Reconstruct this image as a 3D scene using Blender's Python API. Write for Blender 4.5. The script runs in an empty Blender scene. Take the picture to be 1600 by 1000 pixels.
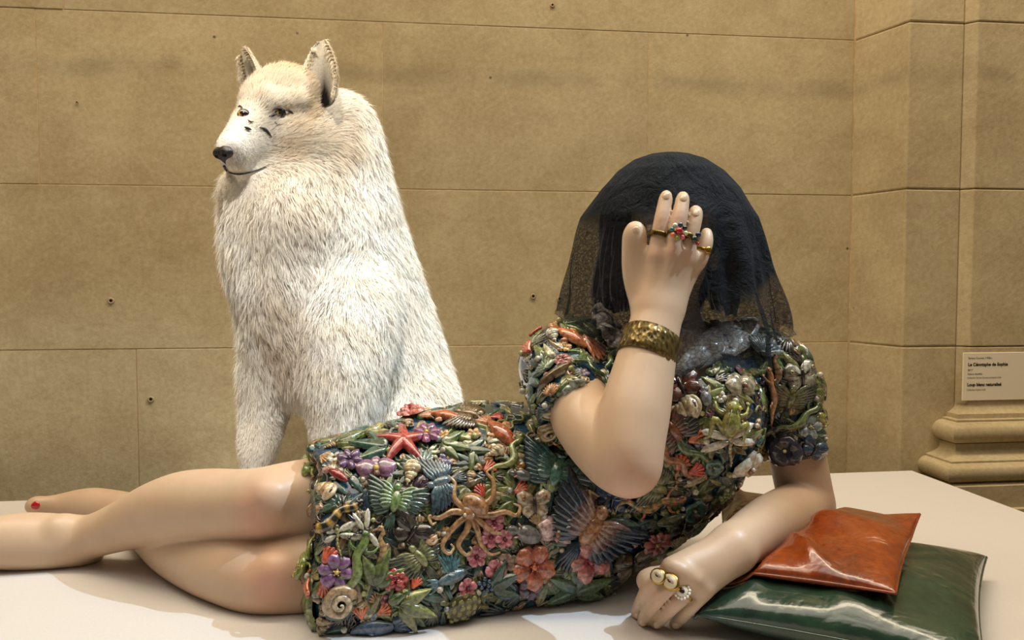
import bpy, math, random
import numpy as np
from mathutils import Vector, Matrix

random.seed(7)
RNG = np.random.default_rng(11)
scene = bpy.context.scene
COL = scene.collection

# ------------------------------------------------------------------ camera
F_PX, TILT, CAM_Z = 1250.0, math.radians(2.75), 0.48
cam_data = bpy.data.cameras.new('camera')
cam_data.sensor_width = 36.0
cam_data.sensor_fit = 'HORIZONTAL'
cam_data.lens = 36.0 * F_PX / 1600.0
cam_data.clip_start = 0.05
cam = bpy.data.objects.new('camera', cam_data)
COL.objects.link(cam)
cam.location = (0, 0, CAM_Z)
cam.rotation_euler = (math.pi / 2 - TILT, 0, 0)
scene.camera = cam

# ------------------------------------------------------------------ world, lamps, exposure
world = bpy.data.worlds.new('world')
scene.world = world
world.use_nodes = True
wb = world.node_tree.nodes['Background']
wb.inputs[0].default_value = (1.0, 0.86, 0.69, 1)
wb.inputs[1].default_value = 0.115

def aim(ob, target):
    d = Vector(target) - ob.location
    ob.rotation_euler = d.to_track_quat('-Z', 'Y').to_euler()

def area(name, loc, target, size, power, color):
    l = bpy.data.lights.new(name, 'AREA')
    l.shape = 'RECTANGLE'
    l.size, l.size_y = size
    l.energy = power
    l.color = color
    o = bpy.data.objects.new(name, l)
    COL.objects.link(o)
    o.location = loc
    aim(o, target)
    return o

def spot(name, loc, target, cone, blend, power, color, radius=0.03):
    l = bpy.data.lights.new(name, 'SPOT')
    l.spot_size = math.radians(cone)
    l.spot_blend = blend
    l.energy = power
    l.color = color
    l.shadow_soft_size = radius
    o = bpy.data.objects.new(name, l)
    COL.objects.link(o)
    o.location = loc
    aim(o, target)
    return o

area('wall_washer', (0.0, 1.40, 3.0), (0.0, 2.1, 0.9), (5.0, 0.3), 84, (1.0, 0.84, 0.60))
area('ceiling_light', (0.0, 0.45, 3.6), (0.0, 0.9, 0.0), (4.0, 1.8), 70, (1.0, 0.88, 0.73))
spot('spotlight_key', (2.1, 1.13, 3.3), (-0.75, 1.09, 0.1), 28, 0.25, 400, (0.58, 0.80, 1.0), 0.02)
spot('spotlight_wolf', (-0.25, -0.6, 3.2), (-0.40, 1.50, 0.50), 14, 0.9, 480, (1.0, 0.97, 0.92), 0.12)
spot('spotlight_side', (0.9, -0.9, 3.2), (0.1, 1.40, 0.35), 40, 0.6, 8, (1.0, 0.95, 0.88), 0.05)

vs = scene.view_settings
vs.view_transform = 'Standard'
vs.look = 'None'
vs.gamma = 1.0
vs.exposure = 0.12
vs.use_curve_mapping = False

# ------------------------------------------------------------------ pixel helpers (layout measured on the photograph)
CT, ST = math.cos(TILT), math.sin(TILT)
def ray(u, v):
    a, b = (u - 800) / F_PX, (500 - v) / F_PX
    return np.array([a, CT + b * ST, -ST + b * CT])
def P(u, v, y):
    d = ray(u, v)
    return np.array([0, 0, CAM_Z]) + d * (y / d[1])
def PZ(u, v, z):
    d = ray(u, v)
    return np.array([0, 0, CAM_Z]) + d * ((z - CAM_Z) / d[2])

def lin(h):
    if isinstance(h, str):
        h = h.lstrip('#')
        c = [int(h[i:i + 2], 16) / 255 for i in (0, 2, 4)]
    else:
        c = h
    return tuple(x / 12.92 if x <= 0.04045 else ((x + 0.055) / 1.055) ** 2.4 for x in c)
def lin4(h):
    return (*lin(h), 1.0)

# ------------------------------------------------------------------ materials
class NT:
    def __init__(self, name):
        self.m = bpy.data.materials.new(name)
        self.m.use_nodes = True
        self.n = self.m.node_tree.nodes
        self.l = self.m.node_tree.links
        self.b = self.n['Principled BSDF']
    def add(self, t, **kw):
        nd = self.n.new(t)
        for k, v in kw.items():
            if k.startswith('_'):
                setattr(nd, k[1:], v)
            else:
                nd.inputs[k.replace('_', ' ')].default_value = v
        return nd
    def link(self, a, b):
        self.l.new(a, b)
    def noise(self, scale, detail=4, rough=0.6, vec=None, dist=0.0):
        nd = self.add('ShaderNodeTexNoise', Scale=scale, Detail=detail, Roughness=rough, Distortion=dist)
        if vec is not None:
            self.link(vec, nd.inputs['Vector'])
        return nd.outputs['Fac']
    def coord(self, out='Object', scale=None):
        tc = self.add('ShaderNodeTexCoord')
        o = tc.outputs[out]
        if scale is not None:
            mp = self.add('ShaderNodeMapping')
            mp.inputs['Scale'].default_value = scale
            self.link(o, mp.inputs['Vector'])
            o = mp.outputs[0]
        return o
    def ramp(self, fac, stops):
        nd = self.add('ShaderNodeValToRGB')
        el = nd.color_ramp.elements
        while len(el) < len(stops):
            el.new(0.5)
        for e, (p, c) in zip(el, stops):
            e.position = p
            e.color = c if len(c) == 4 else (*c, 1)
        self.link(fac, nd.inputs[0])
        return nd.outputs[0]
    def mix(self, fac, a, b, mode='MIX'):
        nd = self.add('ShaderNodeMixRGB', _blend_type=mode)
        for i, x in ((0, fac), (1, a), (2, b)):
            if isinstance(x, (int, float)):
                nd.inputs[i].default_value = x
            elif isinstance(x, tuple):
                nd.inputs[i].default_value = x if len(x) == 4 else (*x, 1)
            else:
                self.link(x, nd.inputs[i])
        return nd.outputs[0]
    def math(self, op, a, b=None, clamp=False):
        nd = self.add('ShaderNodeMath', _operation=op, _use_clamp=clamp)
        for i, x in ((0, a), (1, b)):
            if x is None:
                continue
            if isinstance(x, (int, float)):
                nd.inputs[i].default_value = x
            else:
                self.link(x, nd.inputs[i])
        return nd.outputs[0]
    def bump(self, h, strength=0.3, dist=0.002, normal=None):
        nd = self.add('ShaderNodeBump', Strength=strength, Distance=dist)
        self.link(h, nd.inputs['Height'])
        if normal is not None:
            self.link(normal, nd.inputs['Normal'])
        return nd.outputs[0]
    def setb(self, **kw):
        for k, v in kw.items():
            k = k.replace('_', ' ')
            if hasattr(v, 'is_linked') or hasattr(v, 'links'):
                self.link(v, self.b.inputs[k])
            else:
                self.b.inputs[k].default_value = v
        return self.m

def mat_stone():
    t = NT('limestone')
    c = t.coord('Object')
    big = t.noise(2.2, 5, 0.6, c)
    med = t.noise(9, 6, 0.65, c)
    fine = t.noise(90, 4, 0.7, c)
    streak = t.noise(1.0, 6, 0.7, t.coord('Object', (5.0, 5.0, 9.0)), 0.6)
    rot = t.add('ShaderNodeMapping')
    rot.inputs['Rotation'].default_value = (0, math.radians(38), 0)
    t.link(c, rot.inputs['Vector'])
    diag = t.add('ShaderNodeMapping')
    diag.inputs['Scale'].default_value = (12, 12, 90)
    t.link(rot.outputs[0], diag.inputs['Vector'])
    chis = t.noise(1.0, 3, 0.6, diag.outputs[0])
    oi = t.add('ShaderNodeObjectInfo')
    col = t.ramp(big, [(0.30, lin('9c8257')), (0.5, lin('b0966a')), (0.72, lin('c2a97c'))])
    col = t.mix(0.35, col, t.ramp(med, [(0.3, lin('8c7046')), (0.7, lin('c8b088'))]))
    col = t.mix(0.22, col, t.ramp(streak, [(0.35, lin('84694a')), (0.65, lin('bea67c'))]))
    col = t.mix(0.25, col, t.ramp(fine, [(0.35, lin('90764c')), (0.65, lin('c6b088'))]))
    rnd = t.math('MULTIPLY_ADD', oi.outputs['Random'], 0.14)
    t.n[-1].inputs[2].default_value = 0.91
    val = t.add('ShaderNodeHueSaturation')
    t.link(rnd, val.inputs['Value'])
    t.link(col, val.inputs['Color'])
    # pits
    vor = t.add('ShaderNodeTexVoronoi', Scale=14.0)
    t.link(c, vor.inputs['Vector'])
    pit = t.ramp(vor.outputs['Distance'], [(0.03, (0.25, 0.25, 0.25)), (0.07, (1, 1, 1))])
    gate = t.ramp(t.noise(5, 2, 0.5, c), [(0.56, (1, 1, 1)), (0.60, (0, 0, 0))])
    pit = t.mix(gate, pit, (1, 1, 1, 1))
    col = t.mix(1.0, val.outputs[0], pit, 'MULTIPLY')
    sep = t.add('ShaderNodeSeparateXYZ')
    t.link(c, sep.inputs[0])
    zz = t.math('ADD', sep.outputs['Z'], t.math('MULTIPLY', t.math('SUBTRACT', t.noise(4.5, 3, .6, c), .5), .05))
    bandm = t.ramp(t.math('MULTIPLY', t.math('ABSOLUTE', t.math('SUBTRACT', zz, 1.005)), 22.0), [(.12, (1, 1, 1)), (.75, (0, 0, 0))])
    patchy = t.ramp(t.noise(3.2, 3, .6, t.coord('Object', (1, 1, .2))), [(.42, (0, 0, 0)), (.62, (1, 1, 1))])
    col = t.mix(t.math('MULTIPLY', t.math('MULTIPLY', bandm, patchy), .38), col, lin('6b5a45'))
    col = t.mix(1.0, col, (1.02, 1.12, 1.22, 1), 'MULTIPLY')
    h = t.math('ADD', t.math('MULTIPLY', chis, 0.35), t.math('MULTIPLY', fine, 0.30))
    h = t.math('ADD', h, t.math('MULTIPLY', med, 0.8))
    return t.setb(Base_Color=col, Roughness=0.88, Normal=t.bump(h, 0.5, 0.003))

def mat_mortar():
    t = NT('pale_mortar')
    n = t.noise(40, 3, 0.6, t.coord('Object'))
    return t.setb(Base_Color=t.ramp(n, [(0.3, lin('b09468')), (0.7, lin('cdb48a'))]), Roughness=0.9)

def mat_plain(name, col, rough=0.5, metallic=0.0, coat=0.0, noise=0.0, bump=0.0, bscale=60, **kw):
    t = NT(name)
    c = t.coord('Object')
    base = lin(col)
    if noise > 0:
        n = t.noise(bscale, 4, 0.6, c)
        lo = tuple(max(0, x * (1 - noise)) for x in base)
        hi = tuple(min(1, x * (1 + noise)) for x in base)
        t.setb(Base_Color=t.ramp(n, [(0.3, lo), (0.7, hi)]))
    else:
        t.setb(Base_Color=(*base, 1))
    if bump > 0:
        t.setb(Normal=t.bump(t.noise(bscale, 3, 0.6, c), bump, 0.001))
    t.setb(Roughness=rough, Metallic=metallic, Coat_Weight=coat, Coat_Roughness=0.06)
    for k, v in kw.items():
        t.b.inputs[k.replace('_', ' ')].default_value = v
    return t.m

def mat_vcol(name, rough, coat=0.0, noise=0.12, nscale=120, bump=0.0, bdist=0.001, sss=0.0, spec=0.5):
    t = NT(name)
    a = t.add('ShaderNodeVertexColor', _layer_name='Col')
    c = t.coord('Object')
    n = t.noise(nscale, 4, 0.6, c)
    col = t.mix(noise, a.outputs[0], t.ramp(n, [(0.35, (0.02, 0.02, 0.02)), (0.65, (1, 1, 1))]), 'OVERLAY')
    t.setb(Base_Color=col, Roughness=rough, Coat_Weight=coat, Coat_Roughness=0.05)
    t.b.inputs['Specular IOR Level'].default_value = spec
    if bump > 0:
        t.setb(Normal=t.bump(n, bump, bdist))
    if sss > 0:
        t.b.inputs['Subsurface Weight'].default_value = sss
        t.b.inputs['Subsurface Radius'].default_value = (0.012, 0.006, 0.003)
        t.b.inputs['Subsurface Scale'].default_value = 1.0
    return t.m

M = {}
M['stone'] = mat_stone()
M['mortar'] = mat_mortar()
M['plinth'] = mat_plain('plinth_paint', 'cbc6c2', 0.62, noise=0.03, bump=0.05, bscale=220)
M['floor'] = mat_plain('floor_stone', '8d7a60', 0.6, noise=0.15, bscale=12)
M['skin'] = mat_vcol('glazed_skin', 0.42, 0.04, 0.05, 14, sss=0.08, spec=.4)
M['glaze'] = mat_vcol('coloured_glaze', 0.20, 0.9, 0.55, 170, 0.35, 0.0015)
def mat_fur():
    t = NT('fur')
    a = t.add('ShaderNodeVertexColor', _layer_name='Col')
    t.setb(Base_Color=a.outputs[0], Roughness=.7)
    t.b.inputs['Specular IOR Level'].default_value = .15
    tr = t.add('ShaderNodeBsdfTranslucent')
    t.link(a.outputs[0], tr.inputs['Color'])
    mx = t.add('ShaderNodeMixShader')
    mx.inputs[0].default_value = .22
    t.link(t.b.outputs[0], mx.inputs[1]); t.link(tr.outputs[0], mx.inputs[2])
    t.link(mx.outputs[0], t.n['Material Output'].inputs['Surface'])
    return t.m
M['fur'] = mat_fur()
M['hide'] = mat_vcol('hide', 0.85, 0.0, 0.15, 300, 0.4, spec=0.1)
M['white_glaze'] = mat_plain('white_glaze', 'e6e2dc', .3, coat=.4)
M['sign'] = mat_plain('sign_card', 'e4d6ba', 0.6)
M['ink'] = mat_plain('sign_ink', '171310', 0.7)
M['nail_red'] = mat_plain('red_nail', 'b30f1c', 0.15, coat=0.8)
M['nail'] = mat_plain('nail', 'cdb193', 0.12, coat=0.7)
M['nose'] = mat_plain('nose_black', '1b1918', 0.38, noise=0.3, bump=0.5, bscale=420)
M['hair'] = mat_plain('dark_hair_glaze', '1a0f0c', 0.14, coat=0.8, noise=0.4, bscale=70)
M['bronze'] = mat_plain('bronze', '6e5a2c', 0.30, metallic=0.85, noise=0.35, bscale=160)
M['gold'] = mat_plain('gold', 'a8843a', 0.22, metallic=0.9, noise=0.2, bscale=200)

# ------------------------------------------------------------------ object helpers
def mesh_obj(name, verts, faces, mat, parent=None, smooth=True, cols=None):
    me = bpy.data.meshes.new(name)
    verts = np.asarray(verts, dtype=np.float32)
    if isinstance(faces, np.ndarray):
        n, k = faces.shape
        me.vertices.add(len(verts))
        me.vertices.foreach_set('co', verts.ravel())
        me.loops.add(n * k)
        me.loops.foreach_set('vertex_index', faces.astype(np.int32).ravel())
        me.polygons.add(n)
        me.polygons.foreach_set('loop_start', np.arange(0, n * k, k, dtype=np.int32))
        me.update(calc_edges=True)
        me.validate()
    else:
        me.from_pydata(verts.tolist(), [], faces)
        me.update()
    if smooth:
        me.polygons.foreach_set('use_smooth', np.ones(len(me.polygons), dtype=bool))
    if cols is not None:
        ca = me.color_attributes.new('Col', 'FLOAT_COLOR', 'POINT')
        c = np.ones((len(verts), 4), dtype=np.float32)
        c[:, :3] = cols
        ca.data.foreach_set('color', c.ravel())
    if mat is not None:
        me.materials.append(mat)
    o = bpy.data.objects.new(name, me)
    COL.objects.link(o)
    if parent is not None:
        o.parent = parent
    return o

def empty(name, loc=(0, 0, 0)):
    o = bpy.data.objects.new(name, None)
    COL.objects.link(o)
    o.location = loc
    o.empty_display_size = 0.1
    return o

def attach(o, parent):
    o.parent = parent
    o.matrix_parent_inverse = Matrix.Translation(-Vector(parent.location)) if parent.type == 'EMPTY' else Matrix.Identity(4)

def tag(o, label=None, cat=None, group=None, kind=None):
    if label: o['label'] = label
    if cat: o['category'] = cat
    if group: o['group'] = group
    if kind: o['kind'] = kind
    return o

def prism(poly, z0, z1):
    n = len(poly)
    v = [(x, y, z0) for x, y in poly] + [(x, y, z1) for x, y in poly]
    f = [tuple(range(n - 1, -1, -1)), tuple(range(n, 2 * n))]
    f += [(i, (i + 1) % n, n + (i + 1) % n, n + i) for i in range(n)]
    return v, f

def bevel(o, w, seg=2, ang=40):
    b = o.modifiers.new('bevel', 'BEVEL')
    b.width = w
    b.segments = seg
    b.limit_method = 'ANGLE'
    b.angle_limit = math.radians(ang)
    return o

# ------------------------------------------------------------------ signed distance modelling
class Sdf:
    """groups of tapered capsules / ellipsoids blended smoothly, with optional cuts"""
    def __init__(self):
        self.groups = []      # (k, [prims])
        self.cuts = []        # functions p -> value, result = max(d, value)
    def group(self, k=0.004):
        self.groups.append((k, []))
        return self
    def cone(self, a, b, ra, rb, k=0.01):
        a, b = np.asarray(a, float), np.asarray(b, float)
        self.groups[-1][1].append(('c', a, b, ra, rb, k, (a + b) / 2, np.linalg.norm(b - a) / 2 + max(ra, rb)))
        return self
    def ell(self, c, r, k=0.01, axes=None):
        c, r = np.asarray(c, float), np.asarray(r, float)
        R = np.eye(3) if axes is None else np.array([np.asarray(x, float) / np.linalg.norm(x) for x in axes])
        self.groups[-1][1].append(('e', c, r, R, None, k, c, r.max()))
        return self
    def chain(self, pts, k=0.006, n=5):
        pts = np.asarray(pts, float)
        s = spline(pts, n)
        for i in range(len(s) - 1):
            self.cone(s[i, :3], s[i + 1, :3], s[i, 3], s[i + 1, 3], k)
        return self
    @staticmethod
    def prim(pr, p):
        if pr[0] == 'c':
            a, b, ra, rb = pr[1:5]
            ba = b - a
            pa = p - a
            L = ba @ ba + 1e-12
            t = np.clip(pa @ ba / L, 0, 1)
            q = pa - t[:, None] * ba
            return np.sqrt((q * q).sum(1)) - (ra + (rb - ra) * t)
        c, r, R = pr[1], pr[2], pr[3]
        q = (p - c) @ R.T
        k0 = np.sqrt(((q / r) ** 2).sum(1))
        k1 = np.sqrt(((q / r ** 2) ** 2).sum(1)) + 1e-9
        return k0 * (k0 - 1) / k1
    def __call__(self, p, center=None, rad=None):
        D = np.full(len(p), 1.0)
        for kg, prims in self.groups:
            d = None
            for pr in prims:
                if center is not None:
                    if np.linalg.norm(center - pr[6]) - pr[7] > rad + 3.0 * pr[5] + 0.02:
                        continue
                x = self.prim(pr, p)
                d = x if d is None else smin(d, x, pr[5])
            if d is not None:
                D = smin(D, d, kg)
        for c in self.cuts:
            D = np.maximum(D, c(p))
        return D
    def grad(self, p, e=0.0008):
        g = np.stack([self(p + np.eye(3)[i] * e) - self(p - np.eye(3)[i] * e) for i in range(3)], 1)
        return g / (np.linalg.norm(g, axis=1, keepdims=True) + 1e-12)

class Grid:
    """a distance field sampled once on a lattice; quick trilinear look-ups of value and gradient"""
    def __init__(self, f, lo, hi, h):
        self.lo, self.h = np.asarray(lo, float), h
        n = np.ceil((np.asarray(hi) - self.lo) / h).astype(int) + 1
        self.n = n
        g = np.stack(np.meshgrid(*[np.arange(k) for k in n], indexing='ij'), -1).reshape(-1, 3)
        out = np.empty(len(g))
        B = 8
        key = (g // B) @ np.array([1000000, 1000, 1])
        order = np.argsort(key, kind='stable')
        cuts = np.flatnonzero(np.diff(key[order])) + 1
        for idx in np.split(order, cuts):
            q = self.lo + g[idx] * h
            c = (q.min(0) + q.max(0)) / 2
            out[idx] = f(q, c, np.linalg.norm(q.max(0) - c) + .04)
        self.v = out.reshape(n)
        self.g = np.stack(np.gradient(self.v, h), -1)
    def look(self, arr, p):
        q = np.clip((p - self.lo) / self.h, 0, self.n - 1.001)
        i = q.astype(int); t = q - i
        r = 0
        for a in (0, 1):
            for b in (0, 1):
                for c in (0, 1):
                    w = (t[:, 0] if a else 1 - t[:, 0]) * (t[:, 1] if b else 1 - t[:, 1]) * (t[:, 2] if c else 1 - t[:, 2])
                    x = arr[i[:, 0] + a, i[:, 1] + b, i[:, 2] + c]
                    r = r + (x * w if x.ndim == 1 else x * w[:, None])
        return r
    def __call__(self, p):
        return self.look(self.v, p)
    def grad(self, p):
        g = self.look(self.g, p)
        return g / (np.linalg.norm(g, axis=1, keepdims=True) + 1e-12)

import time
_T0 = time.time()
def tick(s):
    print('%-12s %.1f' % (s, time.time() - _T0))

def smin(a, b, k):
    if k <= 0:
        return np.minimum(a, b)
    h = np.maximum(k - np.abs(a - b), 0) / k
    return np.minimum(a, b) - h * h * k * 0.25

def spline(pts, n):
    """Catmull-Rom through rows of any width"""
    pts = np.asarray(pts, float)
    p = np.vstack([2 * pts[0] - pts[1], pts, 2 * pts[-1] - pts[-2]])
    out = []
    for i in range(1, len(p) - 2):
        a, b, c, d = p[i - 1], p[i], p[i + 1], p[i + 2]
        for t in np.arange(n) / n:
            out.append(0.5 * (2 * b + (c - a) * t + (2 * a - 5 * b + 4 * c - d) * t ** 2 + (3 * b - a - 3 * c + d) * t ** 3))
    out.append(pts[-1])
    out = np.array(out)
    if out.shape[1] >= 4:
        out[:, 3] = np.maximum(out[:, 3], min(pts[:, 3]) * 0.8)
    return out

def surface_nets(f, lo, hi, h, B=14):
    lo, hi = np.asarray(lo, float), np.asarray(hi, float)
    nb = np.ceil((hi - lo) / (h * B)).astype(int)
    ctr = np.stack(np.meshgrid(*[np.arange(n) for n in nb], indexing='ij'), -1).reshape(-1, 3)
    cw = lo + (ctr + 0.5) * h * B
    rad = h * B * 0.8661
    d = np.concatenate([f(cw[i:i + 20000]) for i in range(0, len(cw), 20000)])
    act = ctr[np.abs(d) < rad * 1.35 + 0.012]
    N = nb * B + 4
    ax = np.arange(B + 1)
    G = np.stack(np.meshgrid(ax, ax, ax, indexing='ij'), -1).reshape(-1, 3)
    corners = np.array([[i, j, k] for i in (0, 1) for j in (0, 1) for k in (0, 1)])
    keyf = lambda c: (c[:, 0].astype(np.int64) * N[1] + c[:, 1]) * N[2] + c[:, 2]
    VK, VP, QK = [], [], []
    for b in act:
        o = b * B
        pts = lo + (G + o) * h
        val = f(pts, lo + (o + B / 2) * h, rad).reshape(B + 1, B + 1, B + 1)
        s = val < 0
        if s.all() or not s.any():
            continue
        cv = np.stack([val[c[0]:c[0] + B, c[1]:c[1] + B, c[2]:c[2] + B] for c in corners], -1)
        cs = cv < 0
        cnt = cs.sum(-1)
        cells = np.argwhere((cnt > 0) & (cnt < 8))
        if len(cells):
            v8 = cv[cells[:, 0], cells[:, 1], cells[:, 2]]
            acc = np.zeros((len(cells), 3))
            num = np.zeros(len(cells))
            for a in range(8):
                for ddx in range(3):
                    if corners[a][ddx] == 0:
                        bb = a + (4, 2, 1)[ddx]
                        va, vb = v8[:, a], v8[:, bb]
                        m = (va < 0) != (vb < 0)
                        t = np.where(m, va / np.where(m, va - vb, 1), 0)
                        pos = corners[a] + np.eye(3)[ddx] * t[:, None]
                        acc += pos * m[:, None]
                        num += m
            VP.append(lo + (cells + o + acc / num[:, None]) * h)
            VK.append(keyf(cells + o))
        for ddx in range(3):
            e = [0, 0, 0]; e[ddx] = 1
            s0 = s[:B, :B, :B]
            s1 = s[e[0]:B + e[0], e[1]:B + e[1], e[2]:B + e[2]]
            idx = np.argwhere(s0 != s1)
            if not len(idx):
                continue
            flip = s0[idx[:, 0], idx[:, 1], idx[:, 2]]
            c0 = idx + o
            d1 = np.eye(3, dtype=int)[(ddx + 1) % 3]
            d2 = np.eye(3, dtype=int)[(ddx + 2) % 3]
            q = np.stack([keyf(c0), keyf(c0 - d1), keyf(c0 - d1 - d2), keyf(c0 - d2)], 1)
            q = np.where(flip[:, None], q, q[:, ::-1])
            QK.append(q)
    VK, VP, QK = np.concatenate(VK), np.concatenate(VP), np.concatenate(QK)
    o = np.argsort(VK)
    VK, VP = VK[o], VP[o]
    qi = np.searchsorted(VK, QK)
    qi = np.clip(qi, 0, len(VK) - 1)
    ok = (VK[qi] == QK).all(1)
    return VP, qi[ok]

def trace(f, us, vs_, tmax=2.4, steps=70):
    """march camera-independent rays from the viewpoint to the surface, to read positions off the photograph"""
    d = np.stack([ray(u, v) for u, v in zip(us, vs_)])
    d /= np.linalg.norm(d, axis=1, keepdims=True)
    t = np.full(len(d), 0.7)
    o = np.array([0, 0, CAM_Z])
    for _ in range(steps):
        t = np.minimum(t + f(o + d * t[:, None]) * 0.85, tmax)
    p = o + d * t[:, None]
    return p, (np.abs(f(p)) < 0.002) & (t < tmax - 0.01)

# ================================================================== THE SETTING
FLOOR_Z = -0.80
YAW = math.radians(7.0)
WD = np.array([math.cos(YAW), math.sin(YAW)])       # along the wall
WN = np.array([math.sin(YAW), -math.cos(YAW)])      # out of the wall
W0 = np.array([0.0, 2.104])
def wall_s(u, off=0.0):
    """distance along the wall of image column u, on a face standing off metres proud of the wall"""
    d = ray(u, 440)[:2]
    o = W0 + WN * off
    A = np.array([[d[0], -WD[0]], [d[1], -WD[1]]])
    return np.linalg.solve(A, o)[1]
def wp(s, off=0.0):
    q = W0 + WD * s + WN * off
    return (q[0], q[1])

fl = mesh_obj('floor', *prism([(-4, -3), (4, -3), (4, 4), (-4, 4)], FLOOR_Z - 0.1, FLOOR_Z), M['floor'], smooth=False)
tag(fl, 'stone floor around the white plinth', 'floor', kind='structure')

S_COR = wall_s(1328)
wall = mesh_obj('wall_back', *prism([wp(-3.2, -0.0016), wp(3.0, -0.0016), wp(3.0, -0.3), wp(-3.2, -0.3)], FLOOR_Z, 3.1), M['mortar'], smooth=False)
tag(wall, 'tan limestone block wall behind the sculpture', 'wall', kind='structure')
ROWZ = [-0.80, -0.105, 0.312, 0.717, 1.138, 1.56, 1.98, 2.4, 3.1]
ROWJ = [[-150, 560], [210, 905], [-240, 640], [66, 600, 1010], [110, 745], [252, 836], [30, 560, 1100], [300, 900]]
for r in range(len(ROWZ) - 1):
    ss = [-3.2] + [wall_s(u) for u in ROWJ[r]] + [S_COR - 0.0005]
    for i in range(len(ss) - 1):
        g = 0.0010
        off = random.uniform(-0.0008, 0.0012)
        v, f = prism([wp(ss[i] + g, off), wp(ss[i + 1] - g, off), wp(ss[i + 1] - g, -0.02), wp(ss[i] + g, -0.02)][::-1], ROWZ[r] + g, ROWZ[r + 1] - g)
        b = mesh_obj('stone_block', v, f, M['stone'], wall, smooth=False)
        bevel(b, 0.0012, 2)

# small plugged drill holes in the blocks
def disc_ring(c, r, th, seg=18):
    v, f = [], []
    ex = np.array([WD[0], WD[1], 0]); n = np.array([WN[0], WN[1], 0]); ez = np.array([0, 0, 1.0])
    rings = [(r, 0), (r * .9, th), (r * .45, th), (r * .38, th * -.2), (0.0001, th * -.2)]
    for (rr, h) in rings:
        for j in range(seg):
            a = 2 * math.pi * j / seg
            v.append(np.asarray(c) + (ex * math.cos(a) + ez * math.sin(a)) * rr + n * h)
    for i in range(len(rings) - 1):
        for j in range(seg):
            f.append((i * seg + j, (i + 1) * seg + j, (i + 1) * seg + (j + 1) % seg, i * seg + (j + 1) % seg))
    return v, f
M['plug'] = mat_plain('hole_plug', 'a58d68', .8)
M['hole'] = mat_plain('hole_dark', '1c140c', .9)
for (u, v, r) in ((173, 470, .0085), (232, 624, .0085), (833, 463, .008), (874, 467, .007), (862, 8, .006), (128, 160, .004)):
    q = wp(wall_s(u), .0016)
    c = np.array([q[0], q[1], P(u, v, q[1])[2]])
    vv_, ff_ = disc_ring(c, r, .0016)
    o = mesh_obj('plugged_hole', vv_, ff_, M['plug'], wall)
    o.data.materials.append(M['hole'])
    for k, pg in enumerate(o.data.polygons):
        pg.material_index = 1 if k >= 2 * 18 else 0

# pilaster standing out of the wall on the right
PB = 0.168                                  # how far the first face stands out
s_b, s_c = wall_s(1412, PB), wall_s(1497, PB)
SH = PB + 0.022
s_d = wall_s(1518, SH)
pil = mesh_obj('trim_1', *prism([wp(S_COR + 0.004, -0.01), wp(s_b + 0.004, PB - 0.006), wp(2.9, PB - 0.006), wp(2.9, -0.01)], FLOOR_Z, 3.1), M['mortar'], smooth=False)
tag(pil, 'limestone pilaster with a moulded base beside the plinth', 'pilaster', kind='structure')
for r in range(len(ROWZ) - 1):
    g = 0.0010
    za, zb = ROWZ[r] + g, ROWZ[r + 1] - g
    b = mesh_obj('stone_block', *prism([wp(S_COR + 0.001, -0.01), wp(s_b, PB), wp(s_c - g * 0.3, PB), wp(s_c - g * 0.3, PB - 0.05), wp(s_b + 0.06, -0.01)][::-1], za, zb), M['stone'], pil, smooth=False)
    bevel(b, 0.004, 2)
    b = mesh_obj('stone_block', *prism([wp(s_c, PB - 0.02), wp(s_c, PB), wp(s_d, SH), wp(2.9, SH), wp(2.9, PB - 0.02)][::-1], za, zb), M['stone'], pil, smooth=False)
    bevel(b, 0.003, 2)

# moulded base: profile (projection, z) swept along the left return and the front
zf = lambda v: P(1520, v, 1.98)[2]
prof = [(0.0, zf(640))]
for a in np.linspace(0, 1, 6):                                  # apophyge
    prof.append((0.016 * a * a, zf(640) - (zf(640) - zf(652)) * a))
prof += [(0.020, zf(653)), (0.022, zf(660)), (0.035, zf(661))]
c0, rr = (zf(664) + zf(697)) / 2, (zf(664) - zf(697)) / 2
for a in np.linspace(90, -90, 10):                               # upper torus
    prof.append((0.035 + rr * 1.05 * math.cos(math.radians(a)), c0 + rr * math.sin(math.radians(a))))
prof += [(0.040, zf(698)), (0.040, zf(702))]
for a in np.linspace(0, 1, 7):                                   # scotia
    prof.append((0.040 + 0.034 * a ** 2.2, zf(703) - (zf(703) - zf(719)) * a ** 0.8))
prof += [(0.078, zf(720)), (0.078, zf(722))]
c0, rr = (zf(723) + zf(752)) / 2, (zf(723) - zf(752)) / 2
for a in np.linspace(90, -90, 10):                               # lower torus
    prof.append((0.078 + rr * 0.95 * math.cos(math.radians(a)), c0 + rr * math.sin(math.radians(a))))
prof += [(0.085, zf(753)), (0.10, zf(756)), (0.10, zf(790)), (0.112, zf(791)), (0.112, FLOOR_Z), (-0.02, FLOOR_Z)]
vv, ff = [], []
for (p, z) in prof:
    for (s, o) in ((s_c - p, PB - 0.1), (s_c - p, SH + p), (2.9, SH + p)):
        x, y = wp(s, o)
        vv.append((x, y, z))
for i in range(len(prof) - 1):
    for j in range(2):
        a = i * 3 + j
        ff.append((a, a + 3, a + 4, a + 1))
base = mesh_obj('moulded_base', vv, ff, M['stone'], pil)
base.data.set_sharp_from_angle(angle=math.radians(50))
base['label'] = 'stepped and rounded limestone base moulding'

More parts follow.
